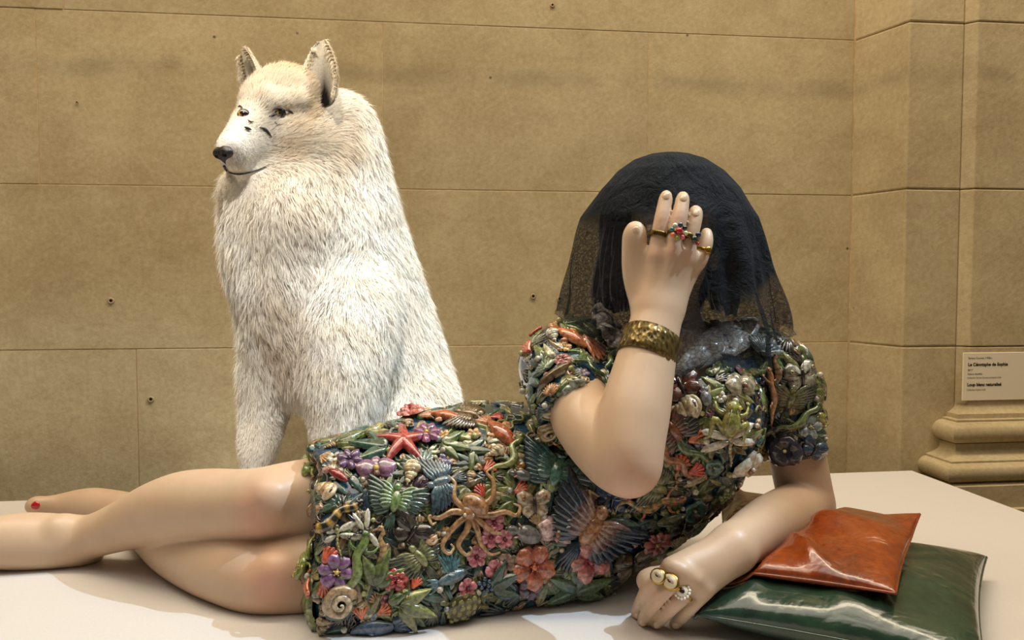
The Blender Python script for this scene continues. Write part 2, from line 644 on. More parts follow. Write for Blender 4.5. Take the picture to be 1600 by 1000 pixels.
# sign card on the pilaster
sg = empty('wall_sign', (*wp(wall_s(1505, SH) + 0.08, SH), P(1505, 630, 2.0)[2]))
tag(sg, 'small cream caption card fixed to the limestone pilaster', 'sign')
s0 = wall_s(1507, SH)
zt, zb = P(1507, 553, 2.02)[2], P(1507, 629, 2.02)[2]
card = mesh_obj('card', *prism([wp(s0, SH), wp(s0, SH + 0.004), wp(s0 + 0.185, SH + 0.004), wp(s0 + 0.185, SH)], zb, zt), M['sign'], smooth=False)
attach(card, sg)
bevel(card, 0.0008, 1)
def text_line(txt, v, size, bold, ds=0.012):
    cu = bpy.data.curves.new('txt', 'FONT')
    cu.body = txt
    cu.size = size
    cu.offset = bold
    cu.resolution_u = 3
    t = bpy.data.objects.new('txt', cu)
    COL.objects.link(t)
    bpy.context.view_layer.update()
    me = bpy.data.meshes.new_from_object(t.evaluated_get(bpy.context.evaluated_depsgraph_get()))
    bpy.data.objects.remove(t)
    me.materials.clear()
    me.materials.append(M['ink'])
    n = len(me.vertices)
    co = np.zeros(n * 3, dtype=np.float32)
    me.vertices.foreach_get('co', co)
    co = co.reshape(-1, 3)
    z0 = P(1507, v, 2.02)[2]
    q = np.zeros_like(co)
    b = W0 + WD * (s0 + ds) + WN * (SH + 0.0045)
    q[:, 0] = b[0] + WD[0] * co[:, 0]
    q[:, 1] = b[1] + WD[1] * co[:, 0]
    q[:, 2] = z0 + co[:, 1]
    me.vertices.foreach_set('co', q.ravel())
    o = bpy.data.objects.new('lettering', me)
    COL.objects.link(o)
    attach(o, sg)
text_line('Serena Carone (1958-)', 563, 0.0072, 0.00005, 0.013)
text_line('Le Cénotaphe de Sophie', 574, 0.0112, 0.00045, 0.013)
text_line('2017', 582, 0.0072, 0.0001, 0.0125)
text_line('Faïence émaillée', 588, 0.0062, 0.00005, 0.0125)
text_line('Collection Serena Carone et Sophie Calle', 594, 0.0056, 0.00003, 0.012)
text_line('Loup blanc naturalisé', 606, 0.0112, 0.00045, 0.012)
text_line('Collection Sophie Calle', 613, 0.0056, 0.00003, 0.011)

# plinth
pa, pb = PZ(0, 783, 0), PZ(1425, 735, 0)
dv = (pb - pa)[:2]; dv /= np.linalg.norm(dv)
nv = np.array([dv[1], -dv[0]])
q = PZ(1600, 800, 0)[:2]
e = (q - pb[:2]); e /= np.linalg.norm(e)
A = pb[:2]
poly = [A, A + e * 1.55, A + e * 1.55 - dv * 3.6, A - dv * 3.6]
pl = mesh_obj('plinth', *prism([tuple(x) for x in poly][::-1], FLOOR_Z, 0.0), M['plinth'], smooth=False)
bevel(pl, 0.002, 2)
tag(pl, 'large pale painted plinth carrying the statue, wolf and cushions', 'plinth')

# ================================================================== RECLINING STATUE
def px(pts):
    return [np.append(P(u, v, y), r) for u, v, y, r in pts]

tick('start statue')
# ---- dress volume (the ornaments sit on it)
dress_f = Sdf()
dress_f.group(0.0)
dress_f.chain(px([(800, 790, 1.320, .150), (740, 797, 1.300, .146), (650, 815, 1.265, .138), (560, 835, 1.225, .128), (440, 862, 1.175, .116)]), 0.05, 3)
dress_f.chain(px([(780, 800, 1.315, .148), (900, 770, 1.315, .128), (1005, 705, 1.315, .128), (1045, 640, 1.320, .125)]), 0.05, 3)
dress_f.ell(P(1040, 640, 1.31), (.150, .112, .135), 0.05)
dress_f.ell(P(965, 650, 1.215), (.062, .060, .065), 0.05)
dress_f.ell(P(1118, 648, 1.215), (.066, .062, .068), 0.05)
dress_f.cone(P(905, 560, 1.31), P(1195, 575, 1.33), .062, .062, 0.05)
dress_f.cone(P(640, 925, 1.15), P(470, 950, 1.125), .055, .050, 0.06)
dress_f.cone(P(900, 880, 1.24), P(640, 925, 1.15), .055, .055, 0.06)
dress_f.cone(P(890, 560, 1.30), P(872, 575, 1.27), .062, .058, 0.03)
dress_f.cone(P(872, 575, 1.27), P(897, 640, 1.175), .059, .058, 0.02)
dress_f.cone(P(1205, 585, 1.34), P(1228, 610, 1.335), .060, .057, 0.03)
dress_f.cone(P(1228, 610, 1.335), P(1240, 725, 1.315), .056, .055, 0.012)
# cuts: hem, sleeves, neckline, flat underside
hemA, hemB = P(800, 790, 1.32), P(440, 862, 1.175)
hem_n = (hemB - hemA); hem_n = hem_n + np.array([0, 0, 0.06]); hem_n /= np.linalg.norm(hem_n)
hem_p = P(478, 850, 1.19)
def hem_cut(p):
    w = 0.006 * np.sin(p[:, 2] * 70) + 0.004 * np.sin(p[:, 2] * 160 + 1)
    return (p - hem_p) @ hem_n + w
dress_f.cuts.append(hem_cut)
def plane_local(c, n, reach):
    n = n / np.linalg.norm(n)
    def f(p):
        q = p - c
        d = q @ n
        lat = np.sqrt(np.maximum((q * q).sum(1) - d * d, 0))
        d2 = np.where((d > -0.02) & (d < 0.14), np.minimum(d, reach - lat), -1)
        return d2
    return f
sl1_c, sl1_n = P(905, 648, 1.165), P(980, 725, 1.06) - P(880, 575, 1.27)
dress_f.cuts.append(plane_local(sl1_c, sl1_n, 0.085))
sl2_c, sl2_n = P(1240, 716, 1.315), np.array([0.1, -0.25, -1.0])
dress_f.cuts.append(plane_local(sl2_c, sl2_n, 0.085))
neck_c = P(1040, 520, 1.27)
dress_f.cuts.append(lambda p: 0.098 - np.sqrt((((p - neck_c) / np.array([1.0, 1.35, 0.92])) ** 2).sum(1)))
dress_f.cuts.append(lambda p: 0.001 - p[:, 2])

# ---- body
body_f = Sdf()
def leg_top():
    body_f.group(0.004)
    body_f.chain(px([(770, 770, 1.33, .088), (600, 770, 1.275, .073), (510, 777, 1.24, .062), (452, 780, 1.215, .0535), (412, 786, 1.20, .0500), (370, 788, 1.215, .0500),
                     (330, 789, 1.235, .0530), (285, 792, 1.26, .0530), (240, 803, 1.285, .0475), (195, 820, 1.31, .0395), (150, 836, 1.33, .0340), (118, 844, 1.34, .0345)]), 0.008, 4)
    body_f.cone(P(421, 776, 1.163), P(404, 794, 1.168), .019, .017, 0.035)     # knee cap
    body_f.cone(P(330, 812, 1.25), P(260, 815, 1.29), .034, .030, 0.03)         # calf
    body_f.chain(px([(118, 846, 1.34, .034), (70, 846, 1.335, .0385), (20, 846, 1.325, .038), (-40, 850, 1.31, .031), (-110, 858, 1.30, .022)]), 0.02, 3)
    body_f.cone(P(142, 864, 1.36), P(118, 866, 1.36), .018, .020, 0.03)        # heel
    body_f.cone(P(98, 822, 1.325), P(92, 824, 1.32), .016, .015, 0.02)         # ankle bone
    for i, (du, r) in enumerate(((0, .012), (0, .009), (3, .0085), (8, .008), (14, .0075))):
        body_f.cone(P(-105 + du, 842 + i * 10, 1.285 + .01 * i), P(-140 + du, 848 + i * 9, 1.28 + .01 * i), r, r * .9, 0.006)
def leg_low():
    body_f.group(0.004)
    body_f.chain(px([(770, 850, 1.31, .09), (610, 878, 1.235, .080), (510, 893, 1.20, .068), (455, 901, 1.18, .0575), (415, 903, 1.175, .0535), (375, 893, 1.19, .0520),
                     (330, 876, 1.235, .0530), (285, 853, 1.30, .0525), (250, 831, 1.37, .046), (222, 812, 1.45, .037), (203, 800, 1.52, .0315), (188, 796, 1.555, .031)]), 0.008, 4)
    body_f.cone(P(430, 893, 1.132), P(412, 908, 1.137), .020, .018, 0.035)
    body_f.chain(px([(190, 796, 1.555, .031), (150, 790, 1.575, .0310), (120, 789, 1.585, .0255), (92, 791, 1.59, .019), (80, 792, 1.59, .0145)]), 0.012, 3)
    body_f.chain(px([(92, 788, 1.582, .016), (72, 787, 1.578, .0125), (58, 789, 1.575, .0150), (52, 791, 1.575, .0135)]), 0.006, 3)     # big toe
    for i, (u0, u1, r) in enumerate(((88, 70, .0085), (92, 78, .008), (97, 84, .0075), (103, 92, .007))):
        body_f.cone(P(u0 + 8, 803, 1.60 + .012 * i), P(u1, 806, 1.60 + .013 * i), r * 1.1, r, 0.005)
def torso():
    body_f.group(0.02)
    body_f.chain(px([(780, 800, 1.32, .120), (900, 765, 1.32, .100), (1005, 695, 1.32, .098), (1045, 625, 1.325, .095), (1048, 575, 1.335, .075)]), 0.02, 2)
    body_f.cone(P(915, 565, 1.32), P(1190, 580, 1.34), .046, .046, 0.04)
    body_f.ell(P(1045, 600, 1.29), (.11, .08, .08), 0.05)
    body_f.cone(P(1048, 560, 1.34), P(1046, 455, 1.325), .052, .047, 0.03)
    body_f.cone(P(965, 552, 1.285), P(1030, 562, 1.262), .010, .009, 0.02)     # collar bones
    body_f.cone(P(1130, 556, 1.285), P(1066, 562, 1.262), .010, .009, 0.02)
    # head: skull, jaw, nose, brow, lips, ears
    body_f.ell(P(1045, 352, 1.325), (.078, .095, .092), 0.02)
    body_f.ell(P(1042, 412, 1.275), (.060, .062, .070), 0.03)
    body_f.cone(P(1040, 465, 1.235), P(1040, 462, 1.24), .020, .020, 0.03)
    body_f.cone(P(1040, 372, 1.222), P(1039, 410, 1.205), .008, .012, 0.012)
    body_f.cone(P(1018, 362, 1.232), P(1064, 362, 1.232), .009, .009, 0.02)
    body_f.cone(P(1028, 436, 1.219), P(1054, 436, 1.219), .006, .006, 0.006)
    body_f.cone(P(1030, 444, 1.220), P(1052, 444, 1.220), .0065, .0065, 0.006)
    body_f.ell(P(1019, 380, 1.238), (.013, .010, .009), 0.006)
    body_f.ell(P(1063, 380, 1.238), (.013, .010, .009), 0.006)
    body_f.ell(P(972, 395, 1.315), (.010, .018, .030), 0.008)
    body_f.ell(P(1116, 395, 1.315), (.010, .018, .030), 0.008)
def finger(pts, k=0.006):
    body_f.group(0.0028)
    body_f.chain(px(pts), 0.004, 3)
def arm_raised():
    body_f.group(0.006)
    body_f.chain(px([(890, 560, 1.30, .045), (893, 610, 1.21, .0475), (925, 668, 1.13, .0475), (962, 715, 1.075, .0425), (984, 728, 1.052, .0375)]), 0.008, 4)
    body_f.chain(px([(984, 727, 1.052, .0365), (982, 700, 1.060, .0405), (990, 652, 1.078, .0425), (1000, 605, 1.098, .0395), (1013, 548, 1.120, .0350), (1026, 498, 1.140, .0300), (1030, 478, 1.148, .0290)]), 0.012, 4)
    body_f.cone(P(983, 738, 1.045), P(987, 736, 1.045), .016, .016, 0.03)
    # palm: flat box of cones from wrist to knuckles
    for (ua, va, ya, ub, vb, yb, ra, rb) in ((1016, 476, 1.148, 1020, 402, 1.152, .020, .0145), (1028, 476, 1.146, 1046, 398, 1.146, .021, .0150),
                                             (1038, 476, 1.150, 1068, 402, 1.150, .020, .0145), (1044, 476, 1.155, 1086, 412, 1.160, .018, .0125)):
        body_f.cone(P(ua, va, ya), P(ub, vb, yb), ra, rb, 0.02)
    body_f.chain(px([(1010, 470, 1.160, .021), (996, 430, 1.165, .0160), (991, 400, 1.163, .0118), (991, 375, 1.160, .0108), (993, 358, 1.160, .0092)]), 0.014, 3)
    finger([(1024, 402, 1.148, .0118), (1028, 375, 1.144, .0100), (1034, 345, 1.148, .0104), (1038, 322, 1.156, .0092), (1041, 306, 1.162, .0083)])
    finger([(1051, 398, 1.142, .0120), (1054, 372, 1.137, .0101), (1061, 343, 1.142, .0105), (1065, 322, 1.151, .0093), (1067, 308, 1.158, .0084)], 0.003)
    finger([(1074, 403, 1.148, .0112), (1077, 380, 1.144, .0095), (1083, 354, 1.150, .0097), (1086, 338, 1.157, .0094), (1087, 330, 1.163, .0084)], 0.003)
    finger([(1090, 412, 1.158, .0108), (1097, 398, 1.154, .0092), (1103, 380, 1.158, .0090), (1104, 364, 1.167, .0078)], 0.003)
    body_f.group(0.012)
    for (u, v, y) in ((1024, 398, 1.137), (1051, 394, 1.130), (1073, 400, 1.136), (1089, 410, 1.148)):
        body_f.cone(P(u, v, y), P(u + 1, v - 3, y), .0065, .006, 0.012)
    for (u0, v0, u1, v1, y) in ((1024, 470, 1025, 405, 1.132), (1031, 470, 1050, 402, 1.127), (1039, 470, 1071, 408, 1.133)):
        body_f.cone(P(u0, v0, y + .004), P(u1, v1, y + .003), .0035, .0035, 0.010)   # tendons
def arm_rest():
    body_f.group(0.006)
    body_f.chain(px([(1222, 590, 1.34, .046), (1236, 660, 1.325, .044), (1247, 720, 1.315, .0425), (1256, 765, 1.31, .0415), (1262, 790, 1.30, .0380)]), 0.008, 4)
    body_f.chain(px([(1262, 792, 1.298, .0365), (1240, 803, 1.265, .0420), (1210, 818, 1.215, .0410), (1182, 833, 1.165, .0350), (1160, 846, 1.125, .0290), (1143, 857, 1.105, .0275)]), 0.012, 4)
    body_f.cone(P(1275, 795, 1.31), P(1272, 798, 1.31), .018, .018, 0.03)
    for (ua, va, ya, ub, vb, yb, ra, rb) in ((1138, 853, 1.105, 1048, 886, 1.060, .021, .0130), (1142, 858, 1.100, 1066, 896, 1.055, .021, .0135),
                                             (1147, 862, 1.098, 1084, 908, 1.056, .020, .0130), (1148, 868, 1.098, 1102, 922, 1.062, .018, .0115)):
        body_f.cone(P(ua, va, ya), P(ub, vb, yb), ra, rb, 0.02)
    body_f.chain(px([(1120, 868, 1.10, .018), (1075, 890, 1.085, .0145), (1040, 903, 1.082, .0110), (1020, 907, 1.08, .0105), (1009, 908, 1.08, .0088)]), 0.014, 3)
    finger([(1050, 888, 1.060, .0112), (1030, 905, 1.056, .0092), (1011, 926, 1.066, .0096), (1000, 946, 1.098, .0086), (994, 961, 1.125, .0074)])
    finger([(1067, 899, 1.055, .0116), (1048, 915, 1.047, .0094), (1030, 932, 1.052, .0098), (1013, 956, 1.077, .0088), (1004, 972, 1.100, .0076)])
    finger([(1085, 911, 1.056, .0112), (1067, 932, 1.050, .0091), (1053, 945, 1.054, .0095), (1034, 965, 1.074, .0085), (1024, 976, 1.091, .0074)])
    finger([(1102, 924, 1.062, .0102), (1089, 939, 1.059, .0083), (1076, 952, 1.062, .0085), (1061, 969, 1.080, .0077), (1053, 977, 1.093, .0068)])
    body_f.group(0.012)
    for (u, v, y) in ((1049, 884, 1.050), (1067, 893, 1.044), (1085, 905, 1.046), (1102, 920, 1.054)):
        body_f.cone(P(u, v, y), P(u - 3, v + 2, y), .0065, .006, 0.012)
torso(); leg_top(); leg_low()
g0 = len(body_f.groups); arm_raised()
g1 = len(body_f.groups); arm_rest()
RAISED, REST = body_f.groups[g0:g1], body_f.groups[g1:]

statue = empty('reclining_statue', PZ(800, 880, 0))
tag(statue, 'glazed ceramic woman reclining in a creature covered dress, one hand over her face', 'statue')

bv, bf = surface_nets(body_f, (-1.15, 0.98, -0.03), (0.60, 1.72, 0.72), 0.0031)
tick('body')
bv[:, 2] = np.maximum(bv[:, 2], 0.0006)
skin = np.tile(np.array(lin('c9ac90')), (len(bv), 1))
def tint(pt, r, colr, amt):
    w = amt * np.exp(-(((bv - pt) ** 2).sum(1)) / (r * r))
    skin[:] = skin * (1 - w[:, None]) + np.array(lin(colr)) * w[:, None]
tint(P(402, 796, 1.16), .036, 'd58c7c', .55)
tint(P(428, 912, 1.12), .036, 'd58c7c', .55)
tint(P(987, 745, 1.03), .032, 'd09284', .6)
tint(P(1275, 800, 1.30), .035, 'd59282', .4)
tint(P(372, 770, 1.17), .03, 'b7a98c', .4)
tint(P(1040, 440, 1.21), .014, 'a04a48', .6)
for (u, v, y) in ((1024, 396, 1.13), (1051, 392, 1.12), (1073, 398, 1.13), (1035, 345, 1.135), (1061, 342, 1.13), (1145, 870, 1.08), (1012, 932, 1.04), (1027, 943, 1.03), (1047, 952, 1.035), (1000, 958, 1.04), (1010, 968, 1.04), (1028, 974, 1.04)):
    tint(P(u, v, y), .014, 'd69d8a', .35)
body = mesh_obj('body', bv, bf, M['skin'], None, cols=skin)
attach(body, statue)

dv_, df_ = surface_nets(dress_f, (-0.45, 1.0, -0.01), (0.55, 1.60, 0.50), 0.005)
dress = mesh_obj('dress', dv_, df_, M['glaze'], None, cols=np.tile(np.array(lin('17394c')), (len(dv_), 1)))
attach(dress, statue)
dress['label'] = 'short sleeved dress of deep blue glaze crusted with ceramic creatures'
dress_g = Grid(dress_f, (-0.47, 0.98, -0.03), (0.57, 1.62, 0.52), 0.0085)
tick('dress grid')
print('body', len(bv), 'dress', len(dv_))

# ================================================================== WHITE WOLF
wolf = empty('wolf', (*P(500, 700, 1.58)[:2], 0.0))
tag(wolf, 'stuffed white wolf with cream face sitting upright behind the statue', 'wolf')
wf = Sdf()
wf.group(0.0)
# body
wf.chain(px([(478, 235, 1.560, .074), (462, 310, 1.550, .100), (452, 390, 1.545, .108), (464, 470, 1.550, .092), (478, 545, 1.560, .070), (480, 600, 1.575, .052)]), 0.03, 3)
wf.chain(px([(510, 215, 1.600, .072), (520, 290, 1.620, .082), (545, 380, 1.655, .090), (578, 470, 1.685, .090), (604, 560, 1.705, .095), (622, 640, 1.705, .100), (628, 720, 1.70, .092)]), 0.05, 3)
wf.chain(px([(500, 330, 1.59, .10), (520, 430, 1.61, .10), (550, 530, 1.63, .095), (575, 620, 1.64, .08)]), 0.06, 3)
# haunch and hind foot
wf.chain(px([(640, 640, 1.66, .080), (615, 690, 1.60, .070), (590, 745, 1.56, .050)]), 0.05, 3)
hz = lambda u, y, r: np.append(np.array([P(u, 440, y)[0], y, r]), r)
wf.chain([hz(640, 1.66, .035), hz(600, 1.58, .03), hz(565, 1.50, .024)], 0.04, 3)
# tail around the side
wf.chain([hz(690, 1.72, .04), hz(720, 1.66, .045), hz(705, 1.60, .03)], 0.03, 3)
# fore legs
wf.chain(px([(446, 450, 1.555, .072), (434, 530, 1.56, .050), (422, 590, 1.565, .037), (411, 650, 1.56, .0285), (402, 705, 1.55, .0255)]), 0.035, 3)
a_, b_ = P(402, 705, 1.55), np.array([P(394, 700, 1.545)[0], 1.545, .028])
wf.cone(a_, b_, .0265, .026, 0.02)
wf.cone(b_ + [0, 0, .002], b_ + [-.025, -.035, -.008], .028, .021, 0.02)
wf.chain(px([(545, 470, 1.53, .080), (540, 550, 1.505, .064), (533, 610, 1.495, .050), (529, 660, 1.485, .0355), (524, 715, 1.475, .0290)]), 0.035, 3)
a_, b_ = P(524, 715, 1.475), np.array([P(518, 715, 1.47)[0], 1.47, .030])
wf.cone(a_, b_, .032, .028, 0.02)
wf.cone(b_ + [0, 0, .002], b_ + [-.025, -.038, -.008], .030, .022, 0.02)
# neck ruff
wf.cone(P(400, 305, 1.50), P(450, 330, 1.47), .050, .060, 0.05)
wf.cone(P(540, 240, 1.58), P(550, 320, 1.60), .046, .050, 0.05)
wf.cone(P(535, 195, 1.595), P(515, 250, 1.60), .042, .055, 0.05)
# head
wf.group(0.03)
HL = np.array([.866, -.5, 0.0]); HF = np.array([-.5, -.866, 0.0])
wf.ell(P(448, 158, 1.535), (.076, .070, .052), 0.02, axes=(HL, HF, (0, 0, 1)))
wf.cone(P(476, 140, 1.530), P(494, 128, 1.545), .026, .020, 0.03)                  # ear roots
wf.cone(P(414, 140, 1.570), P(402, 128, 1.575), .022, .014, 0.03)
wf.cone(P(440, 140, 1.515), P(412, 156, 1.485), .034, .032, 0.03)                  # forehead
wf.cone(P(408, 178, 1.475), P(362, 228, 1.405), .0370, .0235, 0.022)               # bridge
wf.cone(P(412, 214, 1.475), P(364, 247, 1.412), .0400, .0225, 0.022)               # upper jaw
wf.cone(P(424, 248, 1.487), P(374, 263, 1.428), .0280, .0140, 0.010)               # lower jaw
wf.cone(P(474, 216, 1.505), P(492, 235, 1.53), .050, .052, 0.04)                   # near cheek
wf.cone(P(398, 212, 1.545), P(410, 235, 1.57), .040, .042, 0.04)                   # far cheek
wf.cone(P(424, 161, 1.455), P(462, 160, 1.472), .0145, .014, 0.018)                 # near brow
# brow furrow and cheek hollows are left to the coat
wv, wq = surface_nets(wf, (-0.66, 1.30, -0.03), (-0.02, 1.90, 0.96), 0.005)
tick('wolf mesh')
wv[:, 2] = np.maximum(wv[:, 2], 0.0015)
nose_p = P(350, 236, 1.392)
WHITE, CREAM, TAN, GREY = (np.array(lin(x)) for x in ('f6f4ee', 'ecdfc6', 'cbad82', '8b7d6c'))
HEADC = P(440, 180, 1.50)
def vnoise(p, s, seed=0):
    """cheap smooth pseudo noise in 0..1"""
    r = np.random.default_rng(seed)
    out = np.zeros(len(p))
    for i in range(6):
        k = r.normal(size=3) * s * (1 + i * 0.35)
        out += np.sin(p @ k + r.uniform(0, 6.28))
    return 0.5 + out / 8.0
def blob(p, c, r):
    return np.exp(-((p - c) ** 2).sum(1) / (r * r))
def fur_colour(p):
    n = vnoise(p, 28, 3)
    c = WHITE[None] * np.ones((len(p), 1))
    def mixin(col, w):
        nonlocal c
        w = np.clip(w, 0, 1)[:, None]
        c = c * (1 - w) + col * w
    mixin(CREAM, 0.45 * n)
    mixin(CREAM * .92, 0.95 * blob(p, HEADC, .14))
    mixin(TAN, 0.35 * blob(p, HEADC, .10) * np.clip(vnoise(p, 60, 9) * 2 - .6, 0, 1))
    mixin(TAN, 0.85 * blob(p, P(452, 112, 1.51), .062))
    mixin(TAN, 0.45 * blob(p, P(475, 190, 1.47), .035))
    mixin(GREY, 0.30 * blob(p, P(410, 165, 1.46), .018) + 0.35 * blob(p, P(410, 200, 1.44), .022))
    mixin(TAN, 0.55 * blob(p, P(520, 215, 1.53), .055) + 0.35 * blob(p, P(500, 255, 1.50), .05))
    mixin(TAN, 0.35 * blob(p, P(455, 335, 1.44), .075))
    mixin(TAN, 0.40 * blob(p, P(440, 560, 1.47), .06))
    mixin(TAN, 0.30 * blob(p, P(425, 470, 1.44), .05))
    mixin(GREY, 0.75 * blob(p, P(470, 175, 1.47), .012) + 0.6 * blob(p, P(424, 186, 1.445), .013))
    mixin(GREY, 0.65 * blob(p, P(375, 253, 1.39), .022) + 0.5 * blob(p, P(365, 235, 1.385), .012))
    mixin(TAN * 0.8, 0.6 * blob(p, P(450, 240, 1.455), .030))
    return c
cw = fur_colour(wv)
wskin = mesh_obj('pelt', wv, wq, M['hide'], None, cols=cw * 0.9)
attach(wskin, wolf)

# nose leather
nf = Sdf()
nf.group(0.0)
nc = nose_p
fw = np.array([-.5, -.80, -.30]); fw /= np.linalg.norm(fw)
rt = np.array([.866, -.5, 0.])
nf.ell(nc - fw * .008, (.0185, .0165, .0150), 0.006, axes=(rt, fw, np.cross(rt, fw)))
nf.ell(nc + rt * .010 + fw * .002 + [0, 0, -.003], (.0105, .011, .0095), 0.007)
nf.ell(nc - rt * .010 + fw * .002 + [0, 0, -.003], (.0105, .011, .0095), 0.007)
nf.cone(nc + [0, 0, -.012], nc - fw * .006 + [0, 0, -.022], .006, .004, 0.008)
for s in (1, -1):
    hole = nc + rt * (.0105 * s) + fw * .0105 + np.array([0, 0, -.005])
    nf.cuts.append(lambda p, h=hole: .0052 - np.linalg.norm(p - h, axis=1))
nv_, nq_ = surface_nets(nf, nc - .04, nc + .04, 0.0018)
o = mesh_obj('nose', nv_, nq_, M['nose'])
attach(o, wolf)
o['label'] = 'black leathery nose'

# eyes
def sphere_mesh(c, r, seg=20, rings=14):
    v, f = [], []
    for i in range(rings + 1):
        a = math.pi * i / rings
        for j in range(seg):
            b = 2 * math.pi * j / seg
            v.append((c[0] + r * math.sin(a) * math.cos(b), c[1] + r * math.sin(a) * math.sin(b), c[2] + r * math.cos(a)))
    for i in range(rings):
        for j in range(seg):
            f.append((i * seg + j, (i + 1) * seg + j, (i + 1) * seg + (j + 1) % seg, i * seg + (j + 1) % seg))
    return np.array(v), f
M['eye'] = mat_vcol('eye_glass', 0.05, 1.0, 0.0)
def wolf_eye(u, v, look):
    p, ok = trace(wf, [u], [v])
    n = wf.grad(p)[0]
    look = np.asarray(look, float) / np.linalg.norm(look)
    c = p[0] - n * 0.0068
    vs2, fs = sphere_mesh(c, 0.0125, 28, 22)
    d = (vs2 - c) / 0.0125 @ look
    cols = np.tile(np.array(lin('16110c')), (len(vs2), 1))
    cols[d > 0.80] = lin('b08a3c')
    cols[d > 0.955] = lin('050403')
    e = mesh_obj('eye', vs2, fs, M['eye'], cols=cols)
    attach(e, wolf)
    e['label'] = 'amber glass eye with dark rim'
    return p[0], n
EYES = [wolf_eye(438, 177, (-.45, -.88, -.05)), wolf_eye(379, 176, (-.75, -.66, -.05))]

# dark lip line
def surf_tube(f, uv, r, lift=0.0, n=6):
    pts = spline(np.array(uv, float), n)
    p, ok = trace(f, pts[:, 0], pts[:, 1])
    g = f.grad(p)
    return p + g * lift
def tube_mesh(pts, radii, seg=8, cap=True):
    pts = np.asarray(pts, float)
    radii = np.ones(len(pts)) * radii if np.isscalar(radii) else np.asarray(radii)
    v, f = [], []
    T = np.gradient(pts, axis=0)
    T /= np.linalg.norm(T, axis=1, keepdims=True) + 1e-12
    up = np.array([0.13, 0.21, 0.97])
    for i in range(len(pts)):
        a = np.cross(T[i], up); a /= np.linalg.norm(a) + 1e-9
        b = np.cross(a, T[i]); up = b
        for j in range(seg):
            t = 2 * math.pi * j / seg
            v.append(pts[i] + radii[i] * (a * math.cos(t) + b * math.sin(t)))
    for i in range(len(pts) - 1):
        for j in range(seg):
            f.append((i * seg + j, i * seg + (j + 1) % seg, (i + 1) * seg + (j + 1) % seg, (i + 1) * seg + j))
    if cap:
        f.append(tuple(range(seg - 1, -1, -1)))
        f.append(tuple((len(pts) - 1) * seg + j for j in range(seg)))
    return np.array(v), f
lip = surf_tube(wf, [(351, 258), (356, 266), (372, 271), (390, 269), (408, 264), (422, 257)], 0.002, 0.002)
o = mesh_obj('lip', *tube_mesh(lip, np.linspace(.0022, .0009, len(lip)), 6), M['nose'])
attach(o, wolf)
o['label'] = 'dark lip line'

# ears: cupped shells, fur outside, dark hollow inside
def ear(base, tip, half_w, fwd, depth):
    base, tip, fwd = map(np.asarray, (base, tip, fwd))
    ax = tip - base
    L = np.linalg.norm(ax)
    up = ax / L
    fwd = fwd - up * (fwd @ up); fwd = fwd / np.linalg.norm(fwd)
    sd = np.cross(up, fwd)
    nu, nw = 17, 19
    th = 0.0045
    v, c = [], []
    for side in (1, 0):
        for i in range(nu):
            t = i / (nu - 1)
            w = half_w * (math.cos(t * 1.5) ** 0.62) * (1 + 0.18 * math.sin(t * 3.0))
            for j in range(nw):
                s = j / (nw - 1) * 2 - 1
                bend = depth * (1 - t * 0.6)
                q = base + up * (t * L * (1 - 0.05 * abs(s))) + sd * (s * w * (1 - 0.10 * (1 - t))) - fwd * bend * (1 - s * s) * (1 - 0.2 * t)
                if side == 0:
                    q = q - fwd * th * (1 - abs(s) ** 6) 
                v.append(q)
                if side:
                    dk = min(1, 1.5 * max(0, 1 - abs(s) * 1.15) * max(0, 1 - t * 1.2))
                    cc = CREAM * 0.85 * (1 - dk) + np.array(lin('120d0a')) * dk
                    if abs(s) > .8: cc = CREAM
                else:
                    cc = CREAM * 0.6 + TAN * 0.4
                c.append(cc)
    f = []
    for k in (0, 1):
        o = k * nu * nw
        for i in range(nu - 1):
            for j in range(nw - 1):
                a = o + i * nw + j
                q = (a, a + 1, a + nw + 1, a + nw)
                f.append(q if k == 0 else q[::-1])
    n0 = nu * nw
    for i in range(nu - 1):
        f.append((i * nw, (i + 1) * nw, n0 + (i + 1) * nw, n0 + i * nw))
        f.append((i * nw + nw - 1, n0 + i * nw + nw - 1, n0 + (i + 1) * nw + nw - 1, (i + 1) * nw + nw - 1))
    e = mesh_obj('ear', v, f, M['hide'], cols=np.array(c))
    attach(e, wolf)
    return np.array(v), np.array(c), n0, nu, nw, up, fwd
EAR1 = ear(P(494, 156, 1.468), P(501, 58, 1.505), .044, (-.42, -.9, 0.05), .026)
EAR2 = ear(P(397, 142, 1.525), P(376, 72, 1.545), .030, (-.75, -.66, 0.0), .016)

